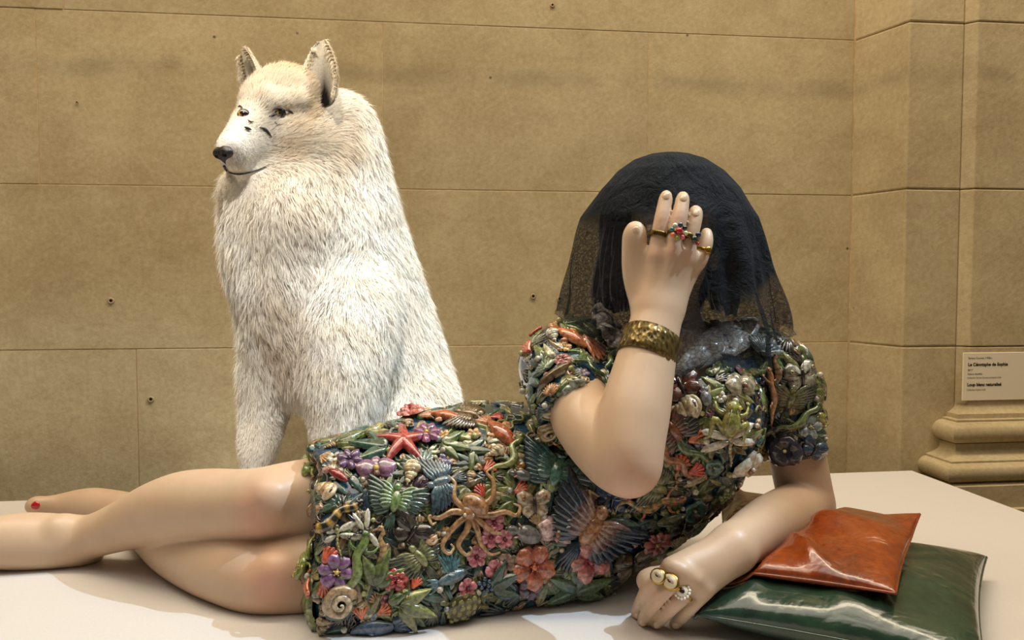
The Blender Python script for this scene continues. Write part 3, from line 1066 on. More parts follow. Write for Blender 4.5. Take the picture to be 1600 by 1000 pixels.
# ---- fur strands: ribbons rooted on the pelt
def tri_sample(v, q, n, wfun):
    tri = np.concatenate([q[:, [0, 1, 2]], q[:, [0, 2, 3]]])
    a, b, c = v[tri[:, 0]], v[tri[:, 1]], v[tri[:, 2]]
    ar = np.linalg.norm(np.cross(b - a, c - a), axis=1) * wfun((a + b + c) / 3)
    idx = RNG.choice(len(tri), n, p=ar / ar.sum())
    r1, r2 = np.sqrt(RNG.random(n)), RNG.random(n)
    return a[idx] * (1 - r1)[:, None] + b[idx] * (r1 * (1 - r2))[:, None] + c[idx] * (r1 * r2)[:, None]
def fur_len(p):
    L = np.full(len(p), .032)
    leg = np.clip((0.30 - p[:, 2]) / 0.10, 0, 1) * (p[:, 1] < 1.60) * (p[:, 0] < -0.31)
    L = L * (1 - leg) + .011 * leg
    near = np.clip((0.25 - p[:, 2]) / 0.12, 0, 1)
    L = np.minimum(L, .032 - .010 * near)
    dh = np.linalg.norm(p - HEADC, axis=1)
    head = np.clip((.125 - dh) / .045, 0, 1)
    L = L * (1 - head) + .017 * head
    dn = np.linalg.norm(p - nose_p, axis=1)
    mz = np.clip((.12 - dn) / .06, 0, 1)
    L = L * (1 - mz) + .0050 * mz
    cheek = blob(p, P(500, 235, 1.52), .05)
    L = L + .010 * cheek
    top = blob(p, P(450, 105, 1.53), .05)
    for ep, en in EYES:
        L = L * (1 - .6 * blob(p, ep, .022))
    return L * (1 - .30 * top)
def make_fur(roots, n, L, col, width, lift=0.42, seed=0):
    N = len(roots)
    r = np.random.default_rng(seed)
    # combing: back from the nose on the head, down and back on the body
    dh = np.linalg.norm(roots - HEADC, axis=1)
    head = np.clip((.15 - dh) / .05, 0, 1)[:, None]
    fromnose = roots - nose_p
    fromnose /= np.linalg.norm(fromnose, axis=1, keepdims=True)
    down = np.tile(np.array([0.10, 0.10, -1.0]), (N, 1))
    swirl = np.stack([vnoise(roots, 22, 5) - .5, vnoise(roots, 22, 6) - .5, vnoise(roots, 22, 7) - .5], 1) * 1.1
    comb = fromnose * head + down * (1 - head) + swirl * (1 - head * .6)
    comb -= n * (comb * n).sum(1, keepdims=True)
    comb /= np.linalg.norm(comb, axis=1, keepdims=True) + 1e-9
    jit = r.normal(size=(N, 3)) * 0.16
    d0 = comb * (1 - lift) + n * lift + jit * .6
    d0 /= np.linalg.norm(d0, axis=1, keepdims=True)
    d1 = comb * (1 - lift * .35) + n * lift * .35 + jit + np.array([0, 0, -.25]) * (1 - head)
    d1 /= np.linalg.norm(d1, axis=1, keepdims=True)
    L = (L * r.uniform(.65, 1.2, N))[:, None]
    # clumping towards shared tips
    wrp = roots @ np.array([[.8, .36, -.48], [-.6, .48, -.64], [0, .8, .6]]) + .010 * np.stack([vnoise(roots, 70, s) for s in (31, 32, 33)], 1)
    cell = np.floor(wrp / 0.016 + 0.5) * 0.016
    ctr = np.stack([vnoise(cell * 37.7, 41, s) - .5 for s in (21, 22, 23)], 1)
    p0 = roots - n * .0015
    p1 = roots + d0 * L * .5
    p2 = p1 + d1 * L * .5
    clump = ((cell - wrp) @ np.array([[.8, .36, -.48], [-.6, .48, -.64], [0, .8, .6]]).T) * np.clip(L / .026, 0, 1) ** 2 * (1 - head * .9)
    clump -= n * (clump * n).sum(1, keepdims=True)
    p2 = p2 + clump * .55 + ctr * L * .28
    p1 = p1 + clump * .2 + ctr * L * .06
    view = p1 - np.array([0.0, 0.0, CAM_Z])          # ribbon width runs across the strand, in a random plane
    ax = p2 - p0
    rv = n + r.normal(size=(N, 3)) * .35
    wv_ = np.cross(ax, rv); wv_ /= np.linalg.norm(wv_, axis=1, keepdims=True) + 1e-9
    w = (width * r.uniform(.7, 1.3, N))[:, None]
    V = np.stack([p0 - wv_ * w * .5, p0 + wv_ * w * .5, p1 - wv_ * w * .45, p1 + wv_ * w * .45, p2], 1)
    V[:, :, 2] = np.maximum(V[:, :, 2], .0012)
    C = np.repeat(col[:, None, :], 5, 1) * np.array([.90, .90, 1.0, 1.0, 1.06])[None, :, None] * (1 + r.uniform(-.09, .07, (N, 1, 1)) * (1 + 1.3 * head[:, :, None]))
    nn = n - d0 * (n * d0).sum(1, keepdims=True) * .85 * (1 - head * .8)
    nn /= np.linalg.norm(nn, axis=1, keepdims=True)
    NRM = np.repeat(nn[:, None, :], 5, 1)
    base = np.arange(N)[:, None] * 5
    T = np.concatenate([base + [0, 1, 3], base + [0, 3, 2], base + [2, 3, 4]], 0)
    return V.reshape(-1, 3), C.reshape(-1, 3), NRM.reshape(-1, 3), T
NF = 270000
def dens(p):
    dh = np.linalg.norm(p - HEADC, axis=1)
    vis = np.where(p[:, 1] > 1.76, .35, 1.0)
    return (1 + 2.6 * np.clip((.16 - dh) / .05, 0, 1)) * vis
roots = tri_sample(wv, wq, NF, dens)
roots = roots[roots[:, 2] > .006]
keep = np.ones(len(roots), bool)
for ep, en in EYES:
    keep &= np.linalg.norm(roots - ep, axis=1) > .0125
keep &= np.linalg.norm(roots - nose_p, axis=1) > .019
ni = np.where(np.linalg.norm(roots - nose_p, axis=1) < .13)[0]
keep[ni] &= np.linalg.norm(roots[ni][:, None, :] - lip[None], axis=2).min(1) > .0030
roots = roots[keep]
wolf_g = Grid(wf, (-0.68, 1.28, -0.05), (0.0, 1.92, 0.98), 0.010)
nr = wolf_g.grad(roots)
tick('fur normals')
Lr = fur_len(roots)
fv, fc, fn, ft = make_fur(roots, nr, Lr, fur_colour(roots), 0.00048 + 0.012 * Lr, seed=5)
# ear fringes
for (ev, ec, n0, nu, nw, up, fwd) in (EAR1, EAR2):
    back = ev[n0:]
    k = 5200
    ii = RNG.integers(0, nu - 1, k); jj = RNG.integers(0, nw - 1, k)
    a = back[ii * nw + jj]; b = back[ii * nw + jj + 1]; c = back[(ii + 1) * nw + jj]
    r1, r2 = RNG.random((k, 1)), RNG.random((k, 1))
    rr_ = a + (b - a) * r1 + (c - a) * r2
    nn = np.cross(b - a, c - a); nn /= np.linalg.norm(nn, axis=1, keepdims=True) + 1e-9
    nn = np.where((nn @ fwd)[:, None] > 0, -nn, nn)
    cc = np.tile(CREAM * .65 + TAN * .35, (k, 1))
    v2, c2, n2, t2 = make_fur(rr_, nn, np.full(k, .010), cc, np.full(k, .0008), .35, 8)
    ft = np.concatenate([ft, t2 + len(fv)]); fv = np.concatenate([fv, v2]); fc = np.concatenate([fc, c2]); fn = np.concatenate([fn, n2])
    front = ev[:n0]
    jj = RNG.choice([0, 1, 2, nw - 4, nw - 3, nw - 2], 1500); ii = RNG.integers(0, nu - 2, 1500)
    a = front[ii * nw + jj] + (front[ii * nw + jj + 1] - front[ii * nw + jj]) * RNG.random((1500, 1))
    inward = front[ii * nw + nw // 2] - a; inward /= np.linalg.norm(inward, axis=1, keepdims=True) + 1e-9
    v2, c2, n2, t2 = make_fur(a, fwd * .8 + inward * .4 + up * .2, np.full(1500, .013), np.tile(CREAM, (1500, 1)), np.full(1500, .0008), .7, 9)
    ft = np.concatenate([ft, t2 + len(fv)]); fv = np.concatenate([fv, v2]); fc = np.concatenate([fc, c2]); fn = np.concatenate([fn, n2])
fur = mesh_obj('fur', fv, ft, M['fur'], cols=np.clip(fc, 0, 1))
fur.data.normals_split_custom_set_from_vertices(fn.astype(np.float32))
attach(fur, wolf)
fur['kind'] = 'stuff'
# dark scuffs across the muzzle and at the eye corners
def scuff(uv, r):
    p = surf_tube(wolf_g, uv, r, .0035, 5)
    rad = r * np.sin(np.linspace(.25, math.pi - .1, len(p)))
    s = mesh_obj('dark_marking', *tube_mesh(p, np.maximum(rad, .0004), 6), M['nose'])
    attach(s, wolf)
scuff([(404, 200), (412, 202), (418, 208), (424, 215)], .0026)
scuff([(381, 200), (387, 202), (392, 204)], .0024)
scuff([(387, 189), (391, 192), (396, 191)], .0016)
scuff([(419, 183), (426, 180), (432, 177)], .0030)
scuff([(443, 171), (452, 173), (459, 179)], .0020)
scuff([(424, 172), (432, 169), (443, 170)], .0018)
scuff([(428, 190), (433, 196), (440, 194)], .0014)
scuff([(374, 170), (377, 168), (381, 171)], .0016)
print('fur', len(ft))
tick('fur')

# ================================================================== CUSHIONS
def cushion_mesh(corners, thick, nx=72, ny=60, seed=0, z_floor=None, pinch=.10, ridge=0.004, nfold=16, fan=None, press=None):
    """a stuffed square between four corners (front left, front right, back right, back left):
    seam round the rim, swollen middle, folds running in from the rim"""
    r = np.random.default_rng(seed)
    FL, FR, BR, BL = [np.asarray(x, float) for x in corners]
    V, Fc = [], []
    xs = np.sin(np.linspace(-1, 1, nx) * math.pi / 2)
    ys = np.sin(np.linspace(-1, 1, ny) * math.pi / 2)
    X, Y = np.meshgrid(xs, ys, indexing='ij')
    ax = X * (1 - pinch * (1 - Y ** 2) * np.abs(X) ** 3)
    ay = Y * (1 - pinch * (1 - X ** 2) * np.abs(Y) ** 3)
    ph = ((1 - X ** 2) * (1 - Y ** 2)) ** 0.40
    # folds fan out from the seam towards the middle
    fold = np.zeros_like(X)
    for k in range(nfold):
        th = r.uniform(0, 2 * math.pi)
        px_, py_ = math.cos(th) * 1.15, math.sin(th) * 1.15
        ang = np.arctan2(Y - py_, X - px_)
        da = np.arctan2(np.sin(ang - th - math.pi - r.uniform(-.35, .35)), np.cos(ang - th - math.pi))
        dist = np.hypot(X - px_, Y - py_)
        fold += r.uniform(.5, 1.2) * np.exp(-(da / .05) ** 2) * np.clip(1.15 - dist, 0, 1) * np.clip(dist * 3 - .3, 0, 1)
    if fan is not None:
        fx, fy, nf_, fa = fan
        dist, ang = np.hypot(X - fx, Y - fy), np.arctan2(Y - fy, X - fx)
        rad_ = np.sin(ang * nf_ + 1.3 * np.sin(ang * 2.3 + seed) + .6 * dist)
        fold = fold + fa * (np.maximum(rad_, -.2) ** 2 * np.sign(rad_)) * np.clip(dist * 1.6 - .35, 0, 1) * np.clip(1.9 - dist, 0, 1)
    edge = np.clip((1 - np.maximum(np.abs(X), np.abs(Y))) * 5, 0, 1)
    zt = thick * ph + ridge * fold * edge
    zb = -thick * ph * 0.9
    aa, bb = ((ax + 1) / 2)[..., None], ((ay + 1) / 2)[..., None]
    tops = (FL * (1 - aa) + FR * aa) * (1 - bb) + (BL * (1 - aa) + BR * aa) * bb
    V1 = tops.copy(); V1[..., 2] += zt
    if press is not None:
        for _ in range(40):
            d = press(V1.reshape(-1, 3)).reshape(nx, ny)
            V1[..., 2] -= np.clip(.0025 - d, 0, .004)
        Z = V1[..., 2]
        for _ in range(6):
            Z[1:-1, 1:-1] = Z[1:-1, 1:-1] * .5 + .125 * (Z[:-2, 1:-1] + Z[2:, 1:-1] + Z[1:-1, :-2] + Z[1:-1, 2:])
        for _ in range(40):
            d = press(V1.reshape(-1, 3)).reshape(nx, ny)
            V1[..., 2] -= np.clip(.0050 - d, 0, .004)
    V2 = tops.copy(); V2[..., 2] += zb
    if z_floor is not None:
        V2[..., 2] = np.maximum(V2[..., 2], z_floor)
        V1[..., 2] = np.maximum(V1[..., 2], z_floor + .002)
    n = nx * ny
    V = np.concatenate([V1.reshape(-1, 3), V2.reshape(-1, 3)])
    for i in range(nx - 1):
        for j in range(ny - 1):
            a = i * ny + j
            Fc.append((a, a + ny, a + ny + 1, a + 1))
            Fc.append((n + a, n + a + 1, n + a + ny + 1, n + a + ny))
    rim = [i * ny for i in range(nx)] + [(nx - 1) * ny + j for j in range(1, ny)] + [i * ny + ny - 1 for i in range(nx - 2, -1, -1)] + [j for j in range(ny - 2, 0, -1)]
    for i in range(len(rim)):
        a, b = rim[i], rim[(i + 1) % len(rim)]
        Fc.append((a, b, n + b, n + a)[::-1])
    return V, Fc, rim

def mat_glaze_cushion(name, dark, mid, light, scale):
    t = NT(name)
    c = t.coord('Object')
    n1 = t.noise(scale, 6, .65, c)
    n2 = t.noise(scale * 7, 4, .6, c)
    col = t.ramp(n1, [(.28, lin(dark)), (.5, lin(mid)), (.75, lin(light))])
    col = t.mix(.25, col, t.ramp(n2, [(.35, lin(dark)), (.65, lin(light))]))
    wr = t.noise(scale * 1.6, 2, .5, c, 1.2)
    return t.setb(Base_Color=col, Roughness=.24, Coat_Weight=.55, Coat_Roughness=.08, Normal=t.bump(t.math('ADD', t.math('MULTIPLY', wr, .8), t.math('MULTIPLY', n2, .1)), .55, .010))
M['orange'] = mat_glaze_cushion('orange_glaze', '5a2007', '8a3a0c', 'a85014', 14)
M['green'] = mat_glaze_cushion('green_glaze', '12241c', '1e3a2c', '2c4a38', 11)

def make_cushion(name, V, Fc, rim, mat, label, pipe):
    r = empty(name, (*V.mean(0)[:2], V[:, 2].min()))
    tag(r, label, 'cushion')
    b = mesh_obj('cover', V, Fc, mat)
    attach(b, r)
    n = len(V) // 2
    pts = np.array([(V[a] + V[n + a]) / 2 for a in rim + rim[:3]])
    s = mesh_obj('seam', *tube_mesh(pts, pipe, 6, False), mat)
    attach(s, r)
    return r
def press_down(V, f, gap=.0025, it=40):
    """lower the upper side where something lies on it"""
    n = len(V) // 2
    for _ in range(it):
        d = f(V[:n])
        V[:n, 2] -= np.clip(gap - d, 0, .004)
    V[n:, 2] = np.minimum(V[n:, 2], V[:n, 2] - .003)
    return V
arm_f = Sdf(); arm_f.groups = REST + [body_f.groups[0]]
both_f = lambda p: np.minimum(arm_f(p), dress_g(p) - .012)
Vg, Fg, rimg = cushion_mesh([(.246, 1.056, .034), (.545, .900, .034), (.760, 1.262, .040), (.365, 1.345, .034)], .050, seed=4, z_floor=.001, pinch=.05, ridge=.006, nfold=14, fan=(-.35, .15, 6, 1.1))
Vo, Fo, rimo = cushion_mesh([(.290, 1.095, .080), (.482, .988, .090), (.622, 1.205, .112), (.372, 1.415, .108)], .026, seed=9, pinch=.04, ridge=.008, nfold=10, fan=(-.55, .05, 6.5, 1.9), press=both_f)
Vo[len(Vo) // 2:, 2] = np.minimum(Vo[len(Vo) // 2:, 2], Vo[:len(Vo) // 2, 2] - .003)
Vo[:, 2] += np.where((Vo[:, 0] > .58), (Vo[:, 0] - .58) * .35, 0)
# the orange one sinks into the green one: lower the green top below the orange underside
no = len(Vo) // 2
Bo = Vo[no:]
ng = len(Vg) // 2
for i0 in range(0, ng, 400):
    q = Vg[i0:i0 + 400]
    d2 = ((q[:, None, :2] - Bo[None, :, :2]) ** 2).sum(2)
    j = d2.argmin(1)
    near = d2[np.arange(len(q)), j] < .012 ** 2
    q[near, 2] = np.minimum(q[near, 2], Bo[j[near], 2] - .003)
    Vg[i0:i0 + 400] = q
Vg = press_down(Vg, both_f)
Vg[:, 2] = np.maximum(Vg[:, 2], .001)
make_cushion('cushion', Vg, Fg, rimg, M['green'], 'large dark green glazed ceramic cushion lying directly on the plinth', .0024)
make_cushion('cushion', Vo, Fo, rimo, M['orange'], 'smaller burnt orange glazed ceramic cushion under the bent elbow, on top', .0022)

# ================================================================== HAIR, JEWELLERY, NAILS
tick('cushions')
hv, hfaces = [], []
def add_to(lst_v, lst_f, v, f):
    o = len(lst_v)
    lst_v.extend([tuple(x) for x in v])
    lst_f.extend([tuple(i + o for i in q) for q in f])
HC = P(1045, 352, 1.325)
for k in range(120):
    a = (k + random.random()) / 120 * 2 * math.pi
    ca, sa = math.cos(a), math.sin(a)
    front = sa < -0.55
    pts = []
    w = random.uniform(0, 6.28)
    end = random.uniform(.125, .150)
    rr0 = random.uniform(.98, 1.10)
    zfr = random.uniform(.018, .034)
    for i in range(13):
        t = i / 12 * (.36 if front else 1)
        if t < .45:
            b = t / .45 * math.pi / 2
            r_ = math.sin(b); z = .100 * math.cos(b)
        else:
            r_ = 1 + .20 * (t - .45); z = -(t - .45) / .55 * (end if not front else random.uniform(-.035, -.02))
        wob = .006 * math.sin(w + t * 9) * t
        spread = (.088 * r_ * rr0) + wob
        pts.append(HC + np.array([ca * spread * 1.06 + .006 * math.sin(w * 2 + t * 7) * t, sa * spread * (1.18 if not front else 1.02) + .012, z + .002]))
    add_to(hv, hfaces, *tube_mesh(pts, np.array([.004 + .0045 * math.sin(min(1, i / 9) * 1.6) - (.005 if i == 12 else 0) for i in range(13)]), 6))
# cap under the strands
sv, sf = sphere_mesh((0, 0, 0), 1, 28, 18)
sv = sv * np.array([.088, .100, .098]) + HC + np.array([0, .010, .004])
low = sv[:, 2] < HC[2] - .02
fr = (sv[:, 1] < HC[1] - .045) & (sv[:, 2] < HC[2] + .035)
sv[fr, 1] = HC[1] - .045
add_to(hv, hfaces, sv, sf)
hair = mesh_obj('hair', hv, hfaces, M['hair'])
attach(hair, statue)
hair['label'] = 'dark brown glossy sculpted hair hanging to the jaw'

def frame_at(a, b, facing):
    ax = np.asarray(b, float) - np.asarray(a, float); ax /= np.linalg.norm(ax)
    f = np.asarray(facing, float); f = f - ax * (f @ ax); f /= np.linalg.norm(f)
    return ax, f, np.cross(ax, f)
def band(center, ax, f, s, r_in, width, th, seg=40, rough=0.0, seed=1, squash=1.0):
    r = np.random.default_rng(seed)
    prof = [(-.5, 0), (-.5, 1), (-.25, 1.05), (0, 1.08), (.25, 1.05), (.5, 1), (.5, 0)]
    v, q = [], []
    for i in range(seg):
        a = 2 * math.pi * i / seg
        for (w, t) in prof:
            rr2 = r_in + th * t + (r.normal() * rough if t > 0 else 0)
            v.append(center + ax * (w * width) + (f * math.cos(a) + s * math.sin(a) * squash) * rr2)
    m = len(prof)
    for i in range(seg):
        for j in range(m):
            q.append((i * m + j, i * m + (j + 1) % m, ((i + 1) % seg) * m + (j + 1) % m, ((i + 1) % seg) * m + j))
    return v, q
# hammered cuff
w0, w1 = P(1007, 560, 1.114), P(1018, 530, 1.128)
ax, f, s = frame_at(w0, w1, (0, -1, 0))
cuff_c = (w0 + w1) / 2 + np.array([.001, 0, 0])
tb = NT('hammered_bronze')
cc_ = tb.coord('Object')
vo = tb.add('ShaderNodeTexVoronoi', Scale=190.0)
mp = tb.add('ShaderNodeMapping'); mp.inputs['Scale'].default_value = (1, 1, .38); tb.link(cc_, mp.inputs['Vector']); tb.link(mp.outputs[0], vo.inputs['Vector'])
n_ = tb.noise(120, 3, .6, cc_)
tb.setb(Base_Color=tb.ramp(vo.outputs['Distance'], [(.1, lin('2a2210')), (.6, lin('756234'))]), Metallic=.6, Roughness=.30, Normal=tb.bump(vo.outputs['Distance'], .9, .002))
cuff = mesh_obj('bracelet', *band(cuff_c, ax, f, s, .0392, .040, .0028, 72, .0004), tb.m)
attach(cuff, statue)
cuff['label'] = 'wide hammered bronze cuff bracelet on the raised wrist'

def ring(p, ax, facing, r_in, width, label, deco, mat='gold'):
    ax, f, s = frame_at((0, 0, 0), ax, facing)
    rg = mesh_obj('ring', *band(p, ax, f, s, r_in, width, .0015, 28), M[mat])
    attach(rg, statue)
    rg['label'] = label
    top = p + f * (r_in + .003)
    for (nm, off, r3, col, rough) in deco:
        c = top + ax * off[0] + s * off[1] + f * off[2]
        v, q = sphere_mesh((0, 0, 0), 1, 14, 10)
        v = c + v[:, :1] * s * r3[1] + v[:, 1:2] * ax * r3[0] + v[:, 2:] * f * r3[2]
        g = mesh_obj(nm, v, q, mat_bead(col, rough))
        attach(g, rg)
    return rg
_beads = {}
def mat_bead(col, rough):
    if (col, rough) not in _beads:
        _beads[(col, rough)] = mat_plain('bead_' + col, col, rough, coat=.7) if col not in M else M[col]
    return _beads[(col, rough)]
# raised hand
fd = (0, -1, .05)
ring(P(1029, 367, 1.1445), P(1034, 345, 1.148) - P(1028, 375, 1.144), fd, .0112, .0075, 'twisted bronze band on the raised index finger',
     [('twist', (0, -.009 + i * .0036, -.0016 - .0018 * abs(i - 2.5) ** 1.4 * .35), (.0042, .0012, .0014), 'bronze', .3) for i in range(6)], 'bronze')
ring(P(1056, 366, 1.1375), P(1061, 343, 1.142) - P(1054, 372, 1.137), fd, .0113, .005, 'ring with a flower of coloured beads around a red stone',
     [('stone', (0, 0, .006), (.0048, .0048, .004), 'b0142a', .1)] + [('bead', (.0098 * math.sin(i * .785), .0098 * math.cos(i * .785), .003), (.0037, .0037, .0037), c, .12)
      for i, c in enumerate(('d8d2a0', '16223c', '1c4a50', 'dcd6c4', '1d6a64', 'e07a5a', '8f9a3a', 'd85a6a'))], 'bronze')
ring(P(1079, 374, 1.1445), P(1083, 354, 1.150) - P(1077, 380, 1.144), fd, .0104, .005, 'bronze leaf ring with dark blue and green beads',
     [('leaf', (.001, -.007, .001), (.004, .007, .002), 'bronze', .3), ('bead', (.004, .006, .002), (.0042, .0042, .004), '1a2450', .1), ('bead', (-.004, .002, .003), (.0055, .0048, .0045), '26301e', .1), ('bead', (-.0085, .008, .001), (.0028, .0028, .0028), 'b0142a', .1)], 'bronze')
ring(P(1099, 393, 1.1545), P(1103, 380, 1.158) - P(1097, 398, 1.154), fd, .0094, .006, 'gold signet ring on the raised little finger',
     [('stone', (0, .003, .001), (.0058, .0050, .003), 'gold', .2)])
# resting hand: eye cameos
hn = (-.15, -.62, .77)
def cameo(p, ax, r_in, rx, ry, label, beads=False):
    deco = [('bezel', (0, 0, .0008), (rx, ry, .0040), 'gold', .2), ('enamel', (0, 0, .0026), (rx * .80, ry * .80, .0034), 'cfc09c', .1), ('painted_eyelid', (.0012, 0, .0050), (rx * .30, ry * .50, .0013), 'a58a70', .2),
            ('painted_eye', (0, 0, .0056), (rx * .15, ry * .24, .0012), '15100d', .1)]
    if beads:
        deco = [('enamel', (0, 0, .001), (rx * .82, ry * .82, .0036), 'ddd4c4', .1), ('painted_eye', (0, 0, .0040), (rx * .36, ry * .50, .0014), '2a1c16', .1)]
        deco += [('pearl', (rx * math.sin(i * .4488), ry * math.cos(i * .4488), 0), (.0021, .0021, .0024), 'efe9dc', .15) for i in range(14)]
    ring(p, ax, hn, r_in, .004, label, deco)
cameo(P(1034, 904, 1.0530), P(1035, 903, 1.053) - P(1012, 932, 1.050), .0109, .0110, .0118, 'gold ring with an enamel eye on the resting index finger')
cameo(P(1053, 913, 1.0460), P(1053, 913, 1.046) - P(1027, 943, 1.043), .0111, .0112, .0138, 'gold ring with an almond shaped enamel eye')
cameo(P(1071, 928, 1.0490), P(1072, 926, 1.049) - P(1047, 952, 1.046), .0107, .0098, .0098, 'round eye ring edged with tiny pearls', True)

# nails
def nail(p, ax, facing, L, W, mat='nail', name='fingernail'):
    ax, f, s = frame_at((0, 0, 0), ax, facing)
    v, q = sphere_mesh((0, 0, 0), 1, 16, 10)
    v = np.asarray(p) + v[:, :1] * s * W + v[:, 1:2] * ax * L + v[:, 2:] * f * .0024 - f * (np.abs(v[:, :1]) ** 2) * W * .28
    o = mesh_obj(name, v, q, M[mat])
    attach(o, statue)
    return o
hand_f = [Sdf(), Sdf(), Sdf()]
hand_f[0].groups, hand_f[1].groups, hand_f[2].groups = RAISED, REST, [body_f.groups[2]]
def nail_on(u, v, ax, L, W, mat='nail', name='fingernail', sink=.0006):
    f = hand_f[0] if v < 500 else (hand_f[1] if u > 500 else hand_f[2])
    p, ok = trace(f, [u], [v], steps=45)
    n = f.grad(p)[0]
    return nail(p[0] - n * sink, ax, n, L, W, mat, name)
for (u, v, a, b) in ((1041, 306, P(1038, 322, 1.156), P(1041, 306, 1.162)), (1068, 309, P(1065, 322, 1.151), P(1067, 308, 1.158)), (1087, 332, P(1085, 345, 1.156), P(1087, 334, 1.163)), (994, 361, P(991, 380, 1.16), P(993, 360, 1.16)),
                     (997, 961, P(1001, 951, 1.052), P(994, 964, 1.055)), (1006, 973, P(1012, 962, 1.047), P(1004, 974, 1.05)), (1027, 976, P(1032, 969, 1.049), P(1025, 977, 1.052)), (1056, 977, P(1061, 971, 1.055), P(1055, 978, 1.057))):
    nail_on(u, v, b - a, .0070, .0058)
n_ = nail_on(55, 790, P(52, 791, 1.575) - P(72, 787, 1.578), .0085, .0085, 'nail_red', 'toenail')
n_['label'] = 'toenail painted bright red'

# ================================================================== CERAMIC ORNAMENTS ON THE DRESS
tick('jewels')
class Orn:
    """relief built in a local frame: x, y along the cloth, z out of it; unit size about 1"""
    def __init__(self):
        self.v, self.f, self.c = [], [], []
    def add(self, v, f, c):
        o = len(self.v)
        v = np.asarray(v, float)
        self.v.extend(v.tolist())
        self.f.extend([tuple(i + o for i in q) for q in f])
        c = np.asarray(c, float)
        if c.ndim == 1:
            c = np.tile(c, (len(v), 1))
        self.c.extend(c.tolist())
    def leaf(self, base, ang, L, W, c0, c1, h=.10, z=0.0, n=6, m=5, point=1.0, rib=.35, tiltz=0.0, wave=0.0, bell=.55):
        """petal, leaf, feather or wing: arched sheet whose edges run down into the cloth"""
        d = np.array([math.cos(ang), math.sin(ang)]); s = np.array([-d[1], d[0]])
        v, c, f = [], [], []
        c0, c1 = np.asarray(c0), np.asarray(c1)
        for i in range(n + 1):
            t = i / n
            w = W * .5 * (math.sin(math.pi * min(1, t ** bell * .97 + .03)) ** (.75)) if point >= 1 else W * .5 * min(1, (t * 3.2) ** .6 + .15) * (1 - max(0, (t - .72) / .28) ** 2.2) ** .5
            for j in range(m):
                q = j / (m - 1) * 2 - 1
                zz = z + h * (1 - abs(q) ** 2.2) * (math.sin(math.pi * min(1, .12 + t * .9)) * .8 + .2) + tiltz * t
                if abs(q) < .3:
                    zz -= h * rib * (1 - t * .6)
                if j in (0, m - 1):
                    zz = z - .05 + tiltz * t * .6
                zz += wave * math.sin(t * 9 + q * 2)
                p = np.asarray(base) + d * (t * L) + s * (q * w)
                v.append((p[0], p[1], zz))
                g = t * .85 + .15 * abs(q)
                k = c0 * (1 - g) + c1 * g
                if abs(q) < .3: k = k * (.72 if rib > 0 else 1)
                c.append(k)
        for i in range(n):
            for j in range(m - 1):
                a = i * m + j
                f.append((a, a + m, a + m + 1, a + 1))
        self.add(v, f, c)
    def blob(self, p, r, col, ang=0.0, seg=10, rings=6, col2=None):
        v, f = sphere_mesh((0, 0, 0), 1, seg, rings)
        ca, sa = math.cos(ang), math.sin(ang)
        q = v * np.asarray(r)
        w = np.stack([q[:, 0] * ca - q[:, 1] * sa, q[:, 0] * sa + q[:, 1] * ca, q[:, 2]], 1) + np.asarray(p)
        c = np.tile(np.asarray(col), (len(v), 1))
        if col2 is not None:
            t = np.clip(v[:, 2:] * .5 + .5, 0, 1)
            c = np.asarray(col2) * (1 - t) + c * t
        self.add(w, f, c)
    def tube(self, pts, radii, col, seg=6, n=3, col2=None, stripe=None):
        pts = np.asarray(pts, float)
        if pts.shape[1] == 2:
            pts = np.hstack([pts, np.zeros((len(pts), 1))])
        radii = np.interp(np.linspace(0, 1, len(pts)), np.linspace(0, 1, len(np.atleast_1d(radii))), np.atleast_1d(radii))
        sp = spline(np.hstack([pts, radii[:, None]]), n)
        v, f = tube_mesh(sp[:, :3], np.maximum(sp[:, 3], .004), seg)
        t = np.repeat(np.linspace(0, 1, len(sp)), seg)[:, None]
        c = np.asarray(col) * (1 - t) + np.asarray(col if col2 is None else col2) * t
        if stripe is not None:
            k = (np.arange(len(sp)) % 3 == 0)
            c = np.where(np.repeat(k, seg)[:, None], np.asarray(stripe), c)
        self.add(v, f, c)

def K(h, var=.10):
    c = np.array(lin(h))
    g = c @ np.array([.3, .6, .1])
    c = (g + (c - g) * .88) * .80
    return np.clip(c * (1 + random.uniform(-var, var)), 0, 1)

def o_flower(cols, n=5, W=.62, L=.5, centre='e8c040', h=.12, cup=.10, point=0):
    o = Orn()
    a0 = random.uniform(0, 6.28)
    for i in range(n):
        a = a0 + i * 2 * math.pi / n + random.uniform(-.06, .06)
        o.leaf((.06 * math.cos(a), .06 * math.sin(a)), a, L, W * random.uniform(.92, 1.08), K(cols[0]), K(cols[1]), h, .05 + .02 * (i % 2), 6, 5, point, .30, cup)
    o.blob((0, 0, .12), (.085, .085, .09), K(centre))
    for i in range(5):
        a = a0 + i * 1.2566 + .6
        o.blob((.10 * math.cos(a), .10 * math.sin(a), .16), (.028, .028, .03), K(centre), seg=6, rings=4)
    return o
def o_rose(cols):
    o = Orn()
    for k, (nn, rad, z) in enumerate(((6, .36, .0), (5, .24, .10), (4, .13, .19))):
        for i in range(nn):
            a = i * 2 * math.pi / nn + k * .5
            o.leaf((rad * .25 * math.cos(a), rad * .25 * math.sin(a)), a, rad + .08, rad * 1.35, K(cols[0]), K(cols[1]), .12, z, 5, 5, 0, 0, .10)
    pts = [(.10 * (1 - t) * math.cos(t * 10), .10 * (1 - t) * math.sin(t * 10), .30 + .02 * t) for t in np.linspace(0, 1, 10)]
    o.tube(pts, [.035, .03], K(cols[0]), 6, 2)
    return o
